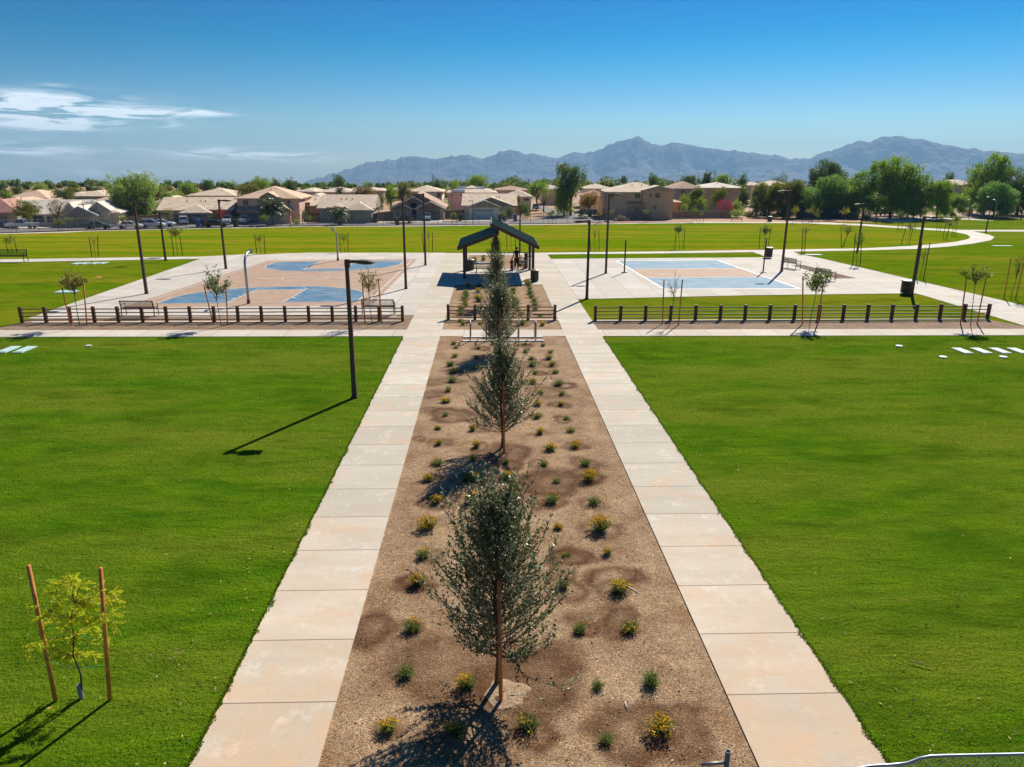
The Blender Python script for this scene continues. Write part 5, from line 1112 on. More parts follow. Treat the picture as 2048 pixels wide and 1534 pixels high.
def roof_hip(b, x0, x1, y0, y1, ze, zr, ov=.5, th=.18, style='hip', inset=None):
    x0 -= ov; x1 += ov; y0 -= ov; y1 += ov; ym = (y0 + y1) / 2; xm = (x0 + x1) / 2
    if style == 'side': R1, R2 = (x0, ym, zr), (x1, ym, zr)
    elif style == 'front': R1, R2 = (xm, y0, zr), (xm, y1, zr)
    else:
        if x1 - x0 >= y1 - y0: q = (y1 - y0) / 2 if inset is None else inset; R1, R2 = (x0 + q, ym, zr), (x1 - q, ym, zr)
        else: q = (x1 - x0) / 2 if inset is None else inset; R1, R2 = (xm, y0 + q, zr), (xm, y1 - q, zr)
    c = [(x0, y0, ze), (x1, y0, ze), (x1, y1, ze), (x0, y1, ze)]; v = c + [R1, R2]
    if abs(R1[1] - R2[1]) < 1e-6: f = [(0, 1, 5, 4), (1, 2, 5), (2, 3, 4, 5), (3, 0, 4)]
    else: f = [(0, 1, 4), (1, 2, 5, 4), (2, 3, 5), (3, 0, 4, 5)]
    b.add(v, f); b.add([(p[0], p[1], p[2] - th) for p in v], [tuple(reversed(q)) for q in f])
    b.add([c[0], c[1], c[2], c[3]] + [(p[0], p[1], p[2] - th) for p in c], [(i, (i + 1) % 4, (i + 1) % 4 + 4, i + 4) for i in range(4)])
def house(label, x0, x1, base, eave, ridge, Yoff=0, depth=12, style='hip', wall='taupe', roof='tan', rz=0., Y=None, garage=None, windows=(), door=None, wings=(), solar=None, canopy=None, trim=None, group='tile roofed houses beyond the park', vents=3, gable_fill=True):
    """pixel columns x0..x1 of the front wall, rows of its base, eave and ridge"""
    cx = (x0 + x1) / 2
    if Y is None: Y = G(cx, base).y
    Y += Yoff; p = AT(cx, base, Y); zb = T(Y) if base is None else min(p.z, T(Y)); zg = T(Y)
    s_ = PXM((p.x, Y, zg + 2)); W = (x1 - x0) / s_; he = AT(cx, eave, Y).z - zg; Yr = Y + (depth / 2 if style != 'front' else 0); hr = AT(cx, ridge, Yr).z - zg
    t = thing('house', label, 'house', (p.x, Y, zg), rz, group); X = lambda px: (px - cx) / s_; Z = lambda py: AT(cx, py, Y).z - zg
    wm = WM[wall]; b = MB(); b.box((0, depth / 2, he / 2 - .15), (W, depth, he + .3 - .1))
    if style == 'side': b.add([(-W / 2 + .003, 0, he - .1), (-W / 2 + .003, depth, he - .1), (-W / 2 + .003, depth / 2, hr - .25), (W / 2 - .003, 0, he - .1), (W / 2 - .003, depth, he - .1), (W / 2 - .003, depth / 2, hr - .25)], [(0, 1, 2), (3, 4, 5), (0, 2, 5, 3), (1, 2, 5, 4)])
    if style == 'front': b.add([(-W / 2, .003, he - .1), (W / 2, .003, he - .1), (0, .003, hr - .25), (-W / 2, depth, he - .1), (W / 2, depth, he - .1), (0, depth, hr - .25)], [(0, 1, 2), (3, 4, 5), (0, 2, 5, 3), (1, 2, 5, 4)])
    wo_ = b.build('wall', wm, t)
    b = MB(); roof_hip(b, -W / 2, W / 2, 0, depth, he, hr, style=style); ro = b.build('roof', RM[roof], t)
    for k in range(vents):
        b = MB(); b.cyl((W * R.uniform(-.3, .3), depth * .3, he + (hr - he) * .55), .09, .55, 7); b.build('roof_vent', m_dtrim, ro)
    for wg in wings:       # (x0, x1, eave, ridge, style, depth, dy forward, wall, garage colour, (garage x0, x1, top), trim)
        a, c, ev_, rg, stl, dp, fw = wg[:7]; xa, xb = X(a), X(c); e_ = Z(ev_); r_ = AT((a + c) / 2, rg, Y - fw + (dp / 2 if stl == 'hip' else 0)).z - zg
        b = MB(); b.box(((xa + xb) / 2, -fw + dp / 2, e_ / 2 - .1), (xb - xa, dp, e_ + .1))
        if stl == 'front': xm = (xa + xb) / 2; b.add([(xa, -fw + .003, e_ - .12), (xb, -fw + .003, e_ - .12), (xm, -fw + .003, r_ - .25), (xa, -fw + dp, e_ - .12), (xb, -fw + dp, e_ - .12), (xm, -fw + dp, r_ - .25)], [(0, 1, 2), (3, 4, 5), (0, 2, 5, 3), (1, 2, 5, 4)])
        b.build('wall', WM[wg[7]] if len(wg) > 7 and wg[7] else wm, t)
        b = MB(); roof_hip(b, xa, xb, -fw, -fw + dp, e_, r_, .4, .16, stl); rr = b.build('roof', RM[roof], t)
        if len(wg) > 8 and wg[8]:
            b = MB(); xm = (xa + xb) / 2
            b.bar((xa - .42, -fw - .42, e_ - .1), (xm, -fw - .42, r_ - .1), .06, .24); b.bar((xm, -fw - .42, r_ - .1), (xb + .42, -fw - .42, e_ - .1), .06, .24); b.build('fascia', m_white, rr)
    for gd in ([garage] if garage and not isinstance(garage, list) else garage or []):   # (x0, x1, top, colour, forward, has windows)
        a, c, tp_, cl, fw, wn_ = gd; xa, xb = X(a), X(c); h = Z(tp_)
        b = MB(); b.box(((xa + xb) / 2, -fw - .02, h / 2), (xb - xa, .08, h))
        for k in range(1, 4): b.box(((xa + xb) / 2, -fw - .065, h * k / 4), (xb - xa, .015, .03))
        gdo = b.build('garage_door', m_gdoor[cl], t)
        b = MB(); b.box(((xa + xb) / 2, -fw - .05, h + .09), (xb - xa + .4, .14, .18)); [b.box((q, -fw - .05, h / 2), (.18, .14, h)) for q in (xa - .1, xb + .1)]; b.build('frame', trim or wm, gdo)
        if wn_:
            for k in range(8): b = MB(); b.box((xa + (xb - xa) * (k + .5) / 8, -fw - .07, h * .87), ((xb - xa) / 8 * .62, .03, h * .13)); b.build('pane', m_glass, gdo)
    for wd in windows:     # (x0, x1, y0, y1, forward, white)
        a, c, ya, yb, fw, wh = wd; xa, xb = X(a), X(c); za, zb_ = Z(yb), Z(ya)
        b = MB(); w_ = .12; fr = m_white if wh else wm
        for (cx_, cz, sx, sz) in (((xa + xb) / 2, za, xb - xa + w_, w_), ((xa + xb) / 2, zb_, xb - xa + w_, w_), (xa, (za + zb_) / 2, w_, zb_ - za), (xb, (za + zb_) / 2, w_, zb_ - za), ((xa + xb) / 2, (za + zb_) / 2, .05, zb_ - za)): b.box((cx_, -fw - .05, cz), (sx, .12, sz))
        wo2 = b.build('window', fr, t); b = MB(); b.box(((xa + xb) / 2, -fw - .01, (za + zb_) / 2), (xb - xa - .04, .05, zb_ - za - .04)); b.build('pane', m_glass, wo2)
    if door: a, c, tp_, fw = door; b = MB(); b.box(((X(a) + X(c)) / 2, -fw - .01, Z(tp_) / 2), (X(c) - X(a), .06, Z(tp_))); b.build('door', m_dtrim, t)
    if canopy:
        for (a, c, ya, yb, fw) in canopy: b = MB(); xa, xb = X(a), X(c); b.add([(xa, -.02, Z(ya)), (xb, -.02, Z(ya)), (xb, -fw, Z(yb)), (xa, -fw, Z(yb)), (xa, -.02, Z(ya) - .2), (xb, -.02, Z(ya) - .2), (xb, -fw, Z(yb) - .15), (xa, -fw, Z(yb) - .15)], [(0, 1, 2, 3), (7, 6, 5, 4), (0, 3, 7, 4), (1, 5, 6, 2), (2, 6, 7, 3)]); b.build('canopy_roof', RM['brown'], t)
    if solar:
        for (a, c, f0, f1) in solar:
            P = lambda u, v: Vector((X(u), -.5 + (depth / 2 + .5) * v, he + (hr - he) * v + .12)); b = MB(); b.add([P(a, f0), P(c, f0), P(c, f1), P(a, f1)] + [P(a, f0) - Vector((0, 0, .08)), P(c, f0) - Vector((0, 0, .08)), P(c, f1) - Vector((0, 0, .08)), P(a, f1) - Vector((0, 0, .08))], [(0, 1, 2, 3), (7, 6, 5, 4), (0, 4, 5, 1), (1, 5, 6, 2), (2, 6, 7, 3), (3, 7, 4, 0)]); b.build('solar_array', m_solar, ro)
    return t
TL = radians(12)
# front row, left to right
house('pinkish roofed house cut by the left edge', -40, 34, 455, 425, 397, depth=13, style='hip', wall='grey', roof='pink', rz=TL, windows=[(2, 16, 432, 446, 0, 0)])
house('pale roofed house with white trimmed end gable and a wide front window', 38, 166, 452, 428, 399, depth=13, style='side', wall='cream', roof='pale', rz=TL, windows=[(72, 92, 430, 445, 0, 1), (97, 108, 432, 445, 0, 1)], garage=(44, 64, 431, 'grey', 0, 0), wings=[(128, 166, 433, 405, 'front', 9, 2., None, 'w')])
house('small gabled house with taupe garage door and an arched porch', 146, 236, 452.5, 425, 404, depth=13, style='hip', wall='taupe', roof='pale', rz=TL, wings=[(146, 203, 428, 412, 'front', 8, 3., None, 'w'), (186, 222, 420, 403, 'front', 7, 1., None, None)], garage=(156, 192, 433, 'taupe', 3., 0), windows=[(202, 207, 409, 417, 1, 0)], door=(211, 220, 431, 0))
house('house with tan lean-to mostly hidden behind the pepper tree', 238, 302, 438, 422, 408, depth=9, style='hip', wall='tan', roof='salmon', rz=TL, vents=0)
house('grey single storey house with dark garage and broad tan roof', 326, 462, 446, 419, 394, depth=14, style='side', wall='grey', roof='tan', rz=TL * .7, wings=[(370, 424, 424, 410, 'hip', 7, 2.2), (326, 366, 419.5, 414, 'hip', 5, .6)], garage=(376, 419, 428, 'grey', 2.2, 0), door=(354, 361, 430, .6), windows=[(334, 346, 428, 438, .6, 0)])
house('pink two storey house with arched windows and a date palm in front', 480, 600, 445, 396.5, 372, depth=15, style='hip', wall='pink', roof='salmon', rz=.06, wings=[(530, 558, 393, 384, 'front', 4, 1.), (562, 586, 419, 410, 'front', 5, 3.)], canopy=[(482, 524, 412, 421, 2.2)],
      windows=[(491, 502, 400, 411, 0, 0), (519, 529, 400, 410, 0, 0), (542, 549, 396, 407, 1, 0), (559, 564, 400, 407, 0, 0), (568, 573, 400, 407, 0, 0), (577, 583, 399, 407, 0, 0), (566, 576, 423, 433, 3., 1)], garage=(487, 520, 426, 'taupe', .0, 0))
house('grey tan house with low slope roof right of the pink house', 600, 642, 440, 411, 393, depth=14, style='side', wall='tan', roof='tan', rz=.05, windows=[(606, 622, 405, 410, 0, 0)], vents=1)
house('taupe single storey house with wide tan roof and taupe double garage', 641, 747, 444, 416, 389, depth=15, style='side', wall='grey', roof='tan', rz=.05, wings=[(694, 746, 418.5, 404, 'hip', 8, 2.5), (660, 692, 414, 407, 'hip', 4, .6)], garage=(699, 740, 422, 'taupe', 2.5, 0), windows=[(645, 650, 422, 436, 0, 1), (655, 662, 422, 436, 0.6, 1)], door=(681, 688, 420, .6))
house('dark taupe house with white gable trims and a tall arched entry', 785, 889, 438, 415, 386, depth=16, style='front', wall='grey', roof='brown', rz=.02, wings=[(785, 825, 417, 405, 'front', 6, 2., None, 'w'), (811, 846, 404, 392, 'front', 6, .8, None, 'w'), (835, 889, 416, 402, 'front', 8, 2.6, None, 'w')], garage=(848, 882, 419, 'grey', 2.6, 0), windows=[(794, 802, 419, 433, 2., 1), (808, 815, 419, 433, 2., 1)], door=(822, 835, 404, .8))
house('cream single storey house with white double garage door with small panes', 927, 1031, 436.5, 411, 387, depth=16, style='side', wall='cream', roof='tan', rz=-.01, wings=[(939, 999, 412, 400, 'front', 8, 3.), (939, 1026, 411, 394, 'front', 7, 1.2)], garage=(947, 986, 417, 'white', 3., 1))
house('tan two storey house with dark upstairs windows on the right', 1213, 1343, 437, 384, 364.5, depth=15, style='hip', wall='tan', roof='tan', rz=-.04, wings=[(1283, 1343, 380, 371, 'front', 6, .7)], canopy=[(1252, 1290, 402, 407.5, 1.)],
      windows=[(1267, 1278, 386, 396.5, 0, 0), (1295, 1300, 385, 394, .7, 0), (1306, 1316, 385, 396, .7, 0), (1219, 1225, 387, 397, 0, 0), (1267, 1279, 413, 422, 0, 0), (1255, 1261, 413, 419, 0, 0), (1282, 1289, 413, 419, .7, 0), (1304, 1310, 411, 418, .7, 0)])
house('small tan patio wing at the right end of the tan two storey house', 1343, 1359, 434, 404, 399, depth=7, style='hip', wall='orange', roof='salmon', Yoff=2, vents=0)
# second and third rows
HB = [('orange two storey house with solar panels at the far left', 14, 96, 396.5, 379, 215, 'orange', 'salmon', 14, [(44, 60, .35, .75)], [(36, 44, 400, 408, 0, 0), (60, 68, 399, 407, 0, 0)]),
 ('low tan roof behind the pale roofed house', 70, 146, 401, 394, 196, 'taupe', 'tan', 12, None, ()), ('small distant pale roof above the left houses', 136, 172, 389, 383, 260, 'taupe', 'tan', 12, None, ()),
 ('brown walled two storey house left of the pepper tree', 146, 213, 392, 380, 200, 'grey', 'tan', 14, None, [(160, 168, 397, 404, 0, 0)]), ('tan roofed house just left of the pepper tree', 176, 222, 405, 394, 188, 'taupe', 'tan', 12, None, ()),
 ('grey end walled house right of the pepper tree', 300, 358, 409, 391, 186, 'grey', 'tan', 12, None, ()), ('long tan roofed two storey house behind the grey house', 378, 470, 391, 375.5, 205, 'taupe', 'tan', 14, None, ()),
 ('distant small roofs behind the pepper tree', 322, 352, 388, 382, 270, 'taupe', 'salmon', 12, None, ()), ('tan two storey house behind the pink house, right', 597, 632, 383, 375.5, 240, 'taupe', 'tan', 13, None, ()),
 ('long roofed tan house behind the taupe single storey house', 633, 709, 384, 374, 232, 'taupe', 'tan', 14, None, ()), ('grey gabled house tucked between the pink and taupe houses', 614, 646, 398, 386, 200, 'cream', 'tan', 12, None, ()),
 ('distant tan roofs left of the lime tree', 712, 768, 381, 374, 262, 'taupe', 'tan', 13, None, ()), ('cream two storey house behind the dark taupe house', 814, 884, 383, 370.5, 216, 'cream', 'tan', 14, None, [(830, 834, 387, 391, 0, 0), (874, 882, 385, 395, 0, 0)]),
 ('tan two storey house with two rows of solar panels', 896, 992, 385, 371, 206, 'pink', 'tan', 15, [(914, 970, .45, .85), (903, 930, .02, .36)], [(902, 906, 388, 393, 0, 0), (920, 924, 388, 392, 0, 0)]),
 ('long brown roofed two storey house right of the solar panel house', 993, 1054, 380, 371.5, 240, 'taupe', 'brown', 14, None, [(1040, 1046, 384, 390, 0, 0)]), ('hip roofed tan house above the oleanders', 1014, 1062, 393, 379.5, 208, 'taupe', 'tan', 13, None, [(1048, 1058, 396, 402, 0, 0)]),
 ('pale roofed house left of the corner palm', 1092, 1124, 378, 370, 250, 'taupe', 'pale', 13, None, ()), ('tan two storey house right of the corner trees', 1170, 1224, 377, 367.5, 232, 'cream', 'tan', 14, None, ()),
 ('pinkish lower roofed house behind the orange tree', 1168, 1218, 392, 381, 205, 'sand', 'pink', 13, None, ()), ('brown hip roofed house behind the yard trees, left', 1347, 1402, 377, 363, 218, 'grey', 'brown', 14, None, [(1360, 1368, 381, 388, 0, 0)]),
 ('long pale roofed house behind the yard trees, right', 1402, 1486, 375.5, 364.5, 216, 'tan', 'pale', 14, None, [(1450, 1456, 379, 385, 0, 0)]), ('tan roofed house behind the yellow mesquite', 1532, 1586, 372, 361.5, 236, 'taupe', 'tan', 14, None, ()),
 ('distant tan roofed house right of the broad mesquite', 1900, 1948, 370, 359.5, 250, 'taupe', 'tan', 14, None, ()), ('low pale roof at the far left edge', 0, 40, 405, 394, 190, 'taupe', 'salmon', 12, None, ()),
 ('distant roof between the olive tree and the palm', 560, 600, 386, 379, 260, 'taupe', 'tan', 12, None, ()), ('pale distant roof behind the bright lime tree', 766, 816, 380, 374, 280, 'taupe', 'pale', 12, None, ()),
 ('distant tan roof seen left of the netted fence trees', 1488, 1530, 371, 364, 300, 'taupe', 'tan', 12, None, ())]
for lb, x0, x1, ev_, rg, Y, wl_, rf, dp, sol, wins in HB:
    h = house(lb, x0, x1, 410, ev_, rg, Y=Y, depth=dp, wall=R.choice((wl_, wl_, 'cream', 'sand', 'grey')) if wl_ == 'taupe' else wl_, roof=rf, solar=sol, windows=wins, vents=2, rz=R.uniform(-.04, .04))

# block wall, boulders, fences ------------------------------------------------
def wallseg(name, label, cat, a, c, py0, mat, th=.25, cap=True):
    P0, P1 = G(*a), G(*c); h = AT(a[0], py0, P0.y).z - P0.z; d = P1 - P0; d.z = 0
    t = thing(name, label, cat, P0); b = MB(); b.bar(Vector((0, 0, h / 2 - .05)), Vector((d.x, d.y, h / 2 - .05)), h, th)
    t2 = MB(); q = d.normalized(); M_ = Matrix.Rotation(atan2(d.y, d.x), 3, 'Z'); t2.box((d.x / 2, d.y / 2, h / 2 - .05), (d.length, th, h + .1), M=M_); t2.build('panel', mat, t)
    n = max(2, int(d.length / 6))
    b = MB(); 
    b.box((d.x / 2, d.y / 2, h + .04), (d.length, th + .1, .08), M=M_); b.build('cap', mat, t)
    for i in range(n + 1): b = MB(); p = d * (i / n); b.box((p.x, p.y, h / 2 + .06), (.45, .45, h + .22), M=M_); b.build('pier', mat, t)
    return t
wallseg('block_wall', 'long brown block wall before the yard trees on the right', 'wall', (1340, 436.5), (1460, 435), 423, m_block)
wallseg('block_wall', 'tan block wall in front of the tan two storey house', 'wall', (1259, 438), (1338, 436.8), 424, m_block)
wallseg('block_wall', 'low wall between the pink house and the taupe house', 'wall', (602, 441), (640, 440), 428, m_block)
wallseg('block_wall', 'brown block wall between the dark taupe house and the cream house', 'wall', (890, 436.8), (926, 436.4), 421, m_block)
wallseg('block_wall', 'brown wall below the pepper tree', 'wall', (237, 448), (326, 446.5), 432, m_block)
wallseg('block_wall', 'tan wall right of the oleander at the street corner', 'wall', (1031, 430), (1042, 429), 415, m_block)
wallseg('block_wall', 'brown wall left of the dark taupe house', 'wall', (748, 441), (784, 439), 426, m_block)
m_net = pm('dark_fence_cloth', S(40, 44, 46), S(58, 60, 62), 1.2, .95)
wallseg('netted_fence', 'dark cloth covered fence below the mesquite trees', 'fence', (1594, 438), (1704, 437), 419, m_net, .06)
m_rock = pm('tan_boulder', S(198, 164, 134), S(168, 134, 106), 1.2, .9, bump=.8, bscale=3)
def boulder(label, px, py, w_, h_):
    p = G(px, py); v = []; b = MB(); n = 10; prof = [(0, 1), (.55, .93), (.9, .6), (1, .25), (.95, 0)]; b.lathe([(r, z) for r, z in prof], n=n)
    s_ = PXM(p); W, H = w_ / s_ / 2, h_ / s_; b.v = [(x * W * (1 + .22 * mn.noise(Vector((x * 2, y * 2, px)))), y * W * .8, z * H * (1 + .3 * mn.noise(Vector((x * 1.4, y, px + 5))))) for x, y, z in b.v]
    o = b.build('boulder', m_rock); o.location = p - Vector((0, 0, .05)); tag(o, label, 'boulder', 'boulders and entry stones at the street corner')
for a in [('tall flat topped tan boulder right of the lamp post', 1238, 441, 11, 13), ('wide tan boulder beside the flat topped one', 1247, 441, 10, 9), ('small tan boulder left of the tall one', 1230, 442, 7, 6), ('pale standing stone before the tan house', 1279, 438.5, 4.5, 9), ('low tan boulder left of the orange staked tree', 1212, 444, 8, 4),
          ('low rock on the strip before the block wall', 1325, 441, 5, 3), ('pale rock beside the wide boulder', 1256, 441.5, 6, 5), ('large tan rock behind the path on the right', 1712, 436, 9, 6), ('flat tan rock near the desert bushes', 1735, 437, 12, 5), ('pale rocks behind the far court', 1905, 432, 14, 7), ('reddish rock pile behind the far court right', 1938, 425, 16, 8)]: boulder(*a)
def cl_fence(label, pts, hpx, n_between=35, mat=m_gpost):
    """chain link fence along photo points"""
    P_ = [G(*p) for p in pts]; t = thing('chain_link_fence', label, 'chain link fence', P_[0]); O_ = P_[0]; h = hpx
    tot = 0
    for a, c in zip(P_, P_[1:]):
        d = c - a; n = max(1, int(round(d.length / 3.0)))
        for i in range(n):
            p = a.lerp(c, i / n) - O_; b = MB(); b.cyl((p.x, p.y, p.z - .05), .045, h + .1, 6); b.build('post', mat, t)
        b = MB(); b.tube([a - O_ + Vector((0, 0, h)), c - O_ + Vector((0, 0, h))], .03, 5); b.build('top_rail', mat, t)
    b = MB()
    for a, c in zip(P_, P_[1:]): b.add([a - O_ + Vector((0, 0, .03)), c - O_ + Vector((0, 0, .03)), c - O_ + Vector((0, 0, h)), a - O_ + Vector((0, 0, h))], [(0, 1, 2, 3)])
    b.build('wire_mesh', m_wire, t)
wm_ = NT('chain_link_wire'); sp = wm_.node('ShaderNodeSeparateXYZ'); wm_.l.new(wm_.pos(), sp.inputs[0])
k1 = wm_.math('FRACT', wm_.math('MULTIPLY', wm_.math('ADD', sp.outputs[0], sp.outputs[2]), 11.)); k2 = wm_.math('FRACT', wm_.math('MULTIPLY', wm_.math('SUBTRACT', sp.outputs[0], sp.outputs[2]), 11.))
msk = wm_.math('MAXIMUM', wm_.math('LESS_THAN', k1, .055), wm_.math('LESS_THAN', k2, .055)); wm_.col(S(150, 150, 148)); wm_.b.inputs['Metallic'].default_value = .4; wm_.rough(.5)
tr_ = wm_.node('ShaderNodeBsdfTransparent'); ms = wm_.node('ShaderNodeMixShader'); wm_.l.new(msk, ms.inputs[0]); wm_.l.new(tr_.outputs[0], ms.inputs[1]); wm_.l.new(wm_.b.outputs[0], ms.inputs[2]); wm_.l.new(ms.outputs[0], wm_.n['Material Output'].inputs[0]); m_wire = wm_.m
cl_fence('long chain link fence between the road and the park on the left and centre', [(-60, 467), (120, 463), (400, 455), (605, 451.5), (820, 450.3), (985, 448.5), (1160, 446)], 2.1)
cl_fence('chain link fence on the block wall side by the tan house', [(1165, 446), (1259, 440.5), (1365, 438.2), (1462, 437)], 3.2)

# cars -------------------------------------------------------------------------
m_tyre = pm('tyre_rubber', S(30, 30, 31), None, 8, .85); m_rim = pm('alloy_rim', S(170, 172, 176), None, 8, .3, .7); m_lampg = pm('lamp_glass', S(220, 220, 214), None, 8, .2); m_tail = pm('tail_lamp', S(150, 20, 18), None, 8, .25)
CP = {k: pm('car_paint_' + k, c, c, 3, .25, .25, spec=.6) for k, c in dict(white=S(226, 228, 228), silver=S(178, 186, 196), teal=S(60, 84, 90), black=S(22, 22, 26), dark=S(40, 46, 58), blue=S(70, 90, 130)).items()}
PROF = {  # side outline (lower body), glasshouse outline; x from rear to front
 'sedan': ([(-2.3, .35), (-2.32, .72), (-2.2, .95), (-1.35, 1.0), (.95, .98), (1.9, .86), (2.28, .68), (2.3, .35)], [(-1.65, .98), (-1.0, 1.42), (.25, 1.44), (1.15, .97)]),
 'suv': ([(-2.3, .42), (-2.34, .8), (-2.28, 1.12), (.9, 1.12), (2.0, 1.02), (2.3, .82), (2.32, .42)], [(-2.22, 1.1), (-2.0, 1.72), (.1, 1.76), (1.05, 1.1)]),
 'pickup': ([(-2.75, .5), (-2.78, 1.1), (-.75, 1.1), (.9, 1.12), (2.3, 1.08), (2.7, .9), (2.72, .5)], [(-.75, 1.1), (-.55, 1.78), (.55, 1.8), (1.15, 1.1)])}
def car(label, px, py, kind, paint, rz):
    p = G(px, py); t = thing('parked_car', label, 'car', p + Vector((0, 0, .02)), rz, 'cars parked along the far road'); lo, gh = PROF[kind]; W = .92
    b = MB(); n = len(lo); vs = []
    for s_ in (-1, 1):
        for k, (x, z) in enumerate(lo): vs.append((x, s_ * (W - (.06 if z > .9 else 0)), z))
        for (x, z) in lo: vs.append((x * .985, s_ * W * .8, z + (.03 if z > .9 else 0)))
    b.add(vs, [tuple(range(n, 2 * n)), tuple(range(4 * n - 1, 3 * n - 1, -1))] + [(n + i, n + (i + 1) % n, 3 * n + (i + 1) % n, 3 * n + i) for i in range(n)] + [(i, (i + 1) % n, n + (i + 1) % n, n + i) for i in range(n)] + [(2 * n + i, 3 * n + i, 3 * n + (i + 1) % n, 2 * n + (i + 1) % n) for i in range(n)])
    b.add([v for s_ in (-1, 1) for v in [(x, s_ * (W - .02), z) for x, z in lo]], [tuple(range(n)), tuple(range(2 * n - 1, n - 1, -1))])
    b.build('body', CP[paint], t, bevel=.03)
    g0 = [(x, z) for x, z in gh]; b = MB(); vs = [(x, s_ * (W - (.08 if i in (0, 3) else .24)), z) for s_ in (-1, 1) for i, (x, z) in enumerate(g0)]
    b.add(vs, [(0, 1, 2, 3), (7, 6, 5, 4), (0, 4, 5, 1), (1, 5, 6, 2), (2, 6, 7, 3), (3, 7, 4, 0)]); b.build('glasshouse', m_glass, t, bevel=.02)
    b = MB(); x1, z1 = g0[1]; x2, z2 = g0[2]; b.box(((x1 + x2) / 2, 0, (z1 + z2) / 2 + .015), (x2 - x1 + .1, 2 * (W - .23), .05))
    for s_ in (-1, 1):
        b.bar((g0[0][0], s_ * (W - .07), g0[0][1]), (x1, s_ * (W - .23), z1), .06); b.bar((g0[3][0], s_ * (W - .07), g0[3][1]), (x2, s_ * (W - .23), z2), .06); xm = (x1 + x2) / 2; b.bar((xm, s_ * (W - .07), g0[0][1]), (xm, s_ * (W - .23), (z1 + z2) / 2), .07)
    b.build('roof', CP[paint], t)
    for sx in (-1.42, 1.42):
        sx = sx * (1.18 if kind == 'pickup' else 1)
        for s_ in (-1, 1):
            wt = MB(); wt.prism([(sx + .34 * cos(2 * pi * i / 16), .34 + .34 * sin(2 * pi * i / 16)) for i in range(16)], s_ * W - .12, s_ * W + .03); w_ = wt.build('wheel', m_tyre, t)
            wt = MB(); wt.prism([(sx + .2 * cos(2 * pi * i / 12), .34 + .2 * sin(2 * pi * i / 12)) for i in range(12)], s_ * W + .02 * s_ - .03, s_ * (W + .035)); wt.build('rim', m_rim, w_)
    xf, xr = lo[-1][0], lo[0][0]
    for s_ in (-1, 1):
        b = MB(); b.box((xf - .03, s_ * .66, .7), (.1, .34, .14)); b.build('headlight', m_lampg, t); b = MB(); b.box((xr + .02, s_ * .7, .82), (.1, .26, .2)); b.build('tail_light', m_tail, t)
    b = MB(); b.box((xf, 0, .45), (.12, 1.6, .16)); b.box((xr, 0, .45), (.12, 1.6, .16)); b.build('bumper', m_dark, t)
    return t
RD = .12
for a in [('white pickup truck on the driveway at the far left', 21, 453.5, 'suv', 'white', .15 + pi), ('silver pickup truck parked on the road at the far left', 46, 457.5, 'pickup', 'silver', RD + pi), ('dark car half hidden by a tree before the small gabled house', 150, 452, 'sedan', 'dark', 1.8),
          ('dark teal sedan parked on the left part of the road', 199, 458, 'sedan', 'teal', RD), ('white sedan parked between the teal sedan and the silver one', 262, 457.5, 'sedan', 'white', RD), ('silver sport utility car parked left of the lamp post', 306, 456.5, 'suv', 'silver', RD),
          ('white sedan behind the silver sport utility car', 327, 453.5, 'sedan', 'white', RD), ('white sport utility car on the driveway of the grey house', 368, 448.8, 'suv', 'white', 1.95), ('dark car with white roof on the driveway of the grey house', 396, 448, 'sedan', 'dark', 1.9),
          ('black sedan parked on the road below the red bougainvillea', 433, 454.5, 'sedan', 'black', RD), ('white pickup truck facing out of the driveway beside the red bougainvillea', 457, 447.5, 'pickup', 'white', -1.45), ('white pickup truck backed at the pink house garage', 491, 447, 'pickup', 'white', 1.65),
          ('black pickup truck on the driveway of the taupe house', 749, 444, 'pickup', 'black', -1.4), ('black hatchback parked before the dark taupe house', 806, 446, 'suv', 'black', RD * .3 + pi), ('silver white car on the driveway of the dark taupe house', 854, 441.5, 'suv', 'silver', -1.5),
          ('small pale blue car parked in the side street', 1071, 420, 'suv', 'silver', 1.5), ('dark car at the right of the side street corner', 1190, 433, 'suv', 'black', .1), ('dark car parked left edge behind the teal sedan', 2, 457, 'sedan', 'dark', RD), ('white van parked beyond the mesquites on the right', 1765, 431, 'suv', 'dark', .2)]: car(*a)

# wheelie bins, mailboxes ---------------------------------------------------------
def wbin(label, px, py, col_):
    p = G(px, py); t = thing('wheelie_bin', label, 'wheelie bin', p, R.uniform(-.3, .3), 'wheelie bins at the kerb'); b = MB()
    b.add([(s_ * a, q * c, z) for z, a, c in ((.05, .24, .26), (1.0, .31, .36)) for s_, q in ((-1, -1), (1, -1), (1, 1), (-1, 1))], [(0, 1, 2, 3), (4, 5, 6, 7)] + [(i, (i + 1) % 4, 4 + (i + 1) % 4, 4 + i) for i in range(4)]); mt = pm('bin_' + col_, {'blue': S(24, 84, 170), 'dark': S(52, 44, 40)}[col_], None, 4, .5)
    b.build('tub', mt, t, bevel=.03); b = MB(); b.box((0, 0, 1.05), (.68, .8, .09)); b.build('lid', mt, t, bevel=.02)
    for s_ in (-1, 1): b = MB(); b.prism([(.3 + .1 * cos(q * pi / 4), .1 + .1 * sin(q * pi / 4)) for q in range(8)], s_ * .26, s_ * .31, 'yz'); b.build('wheel', m_tyre, t)
    t.scale = (1.35, 1.35, 1.45)
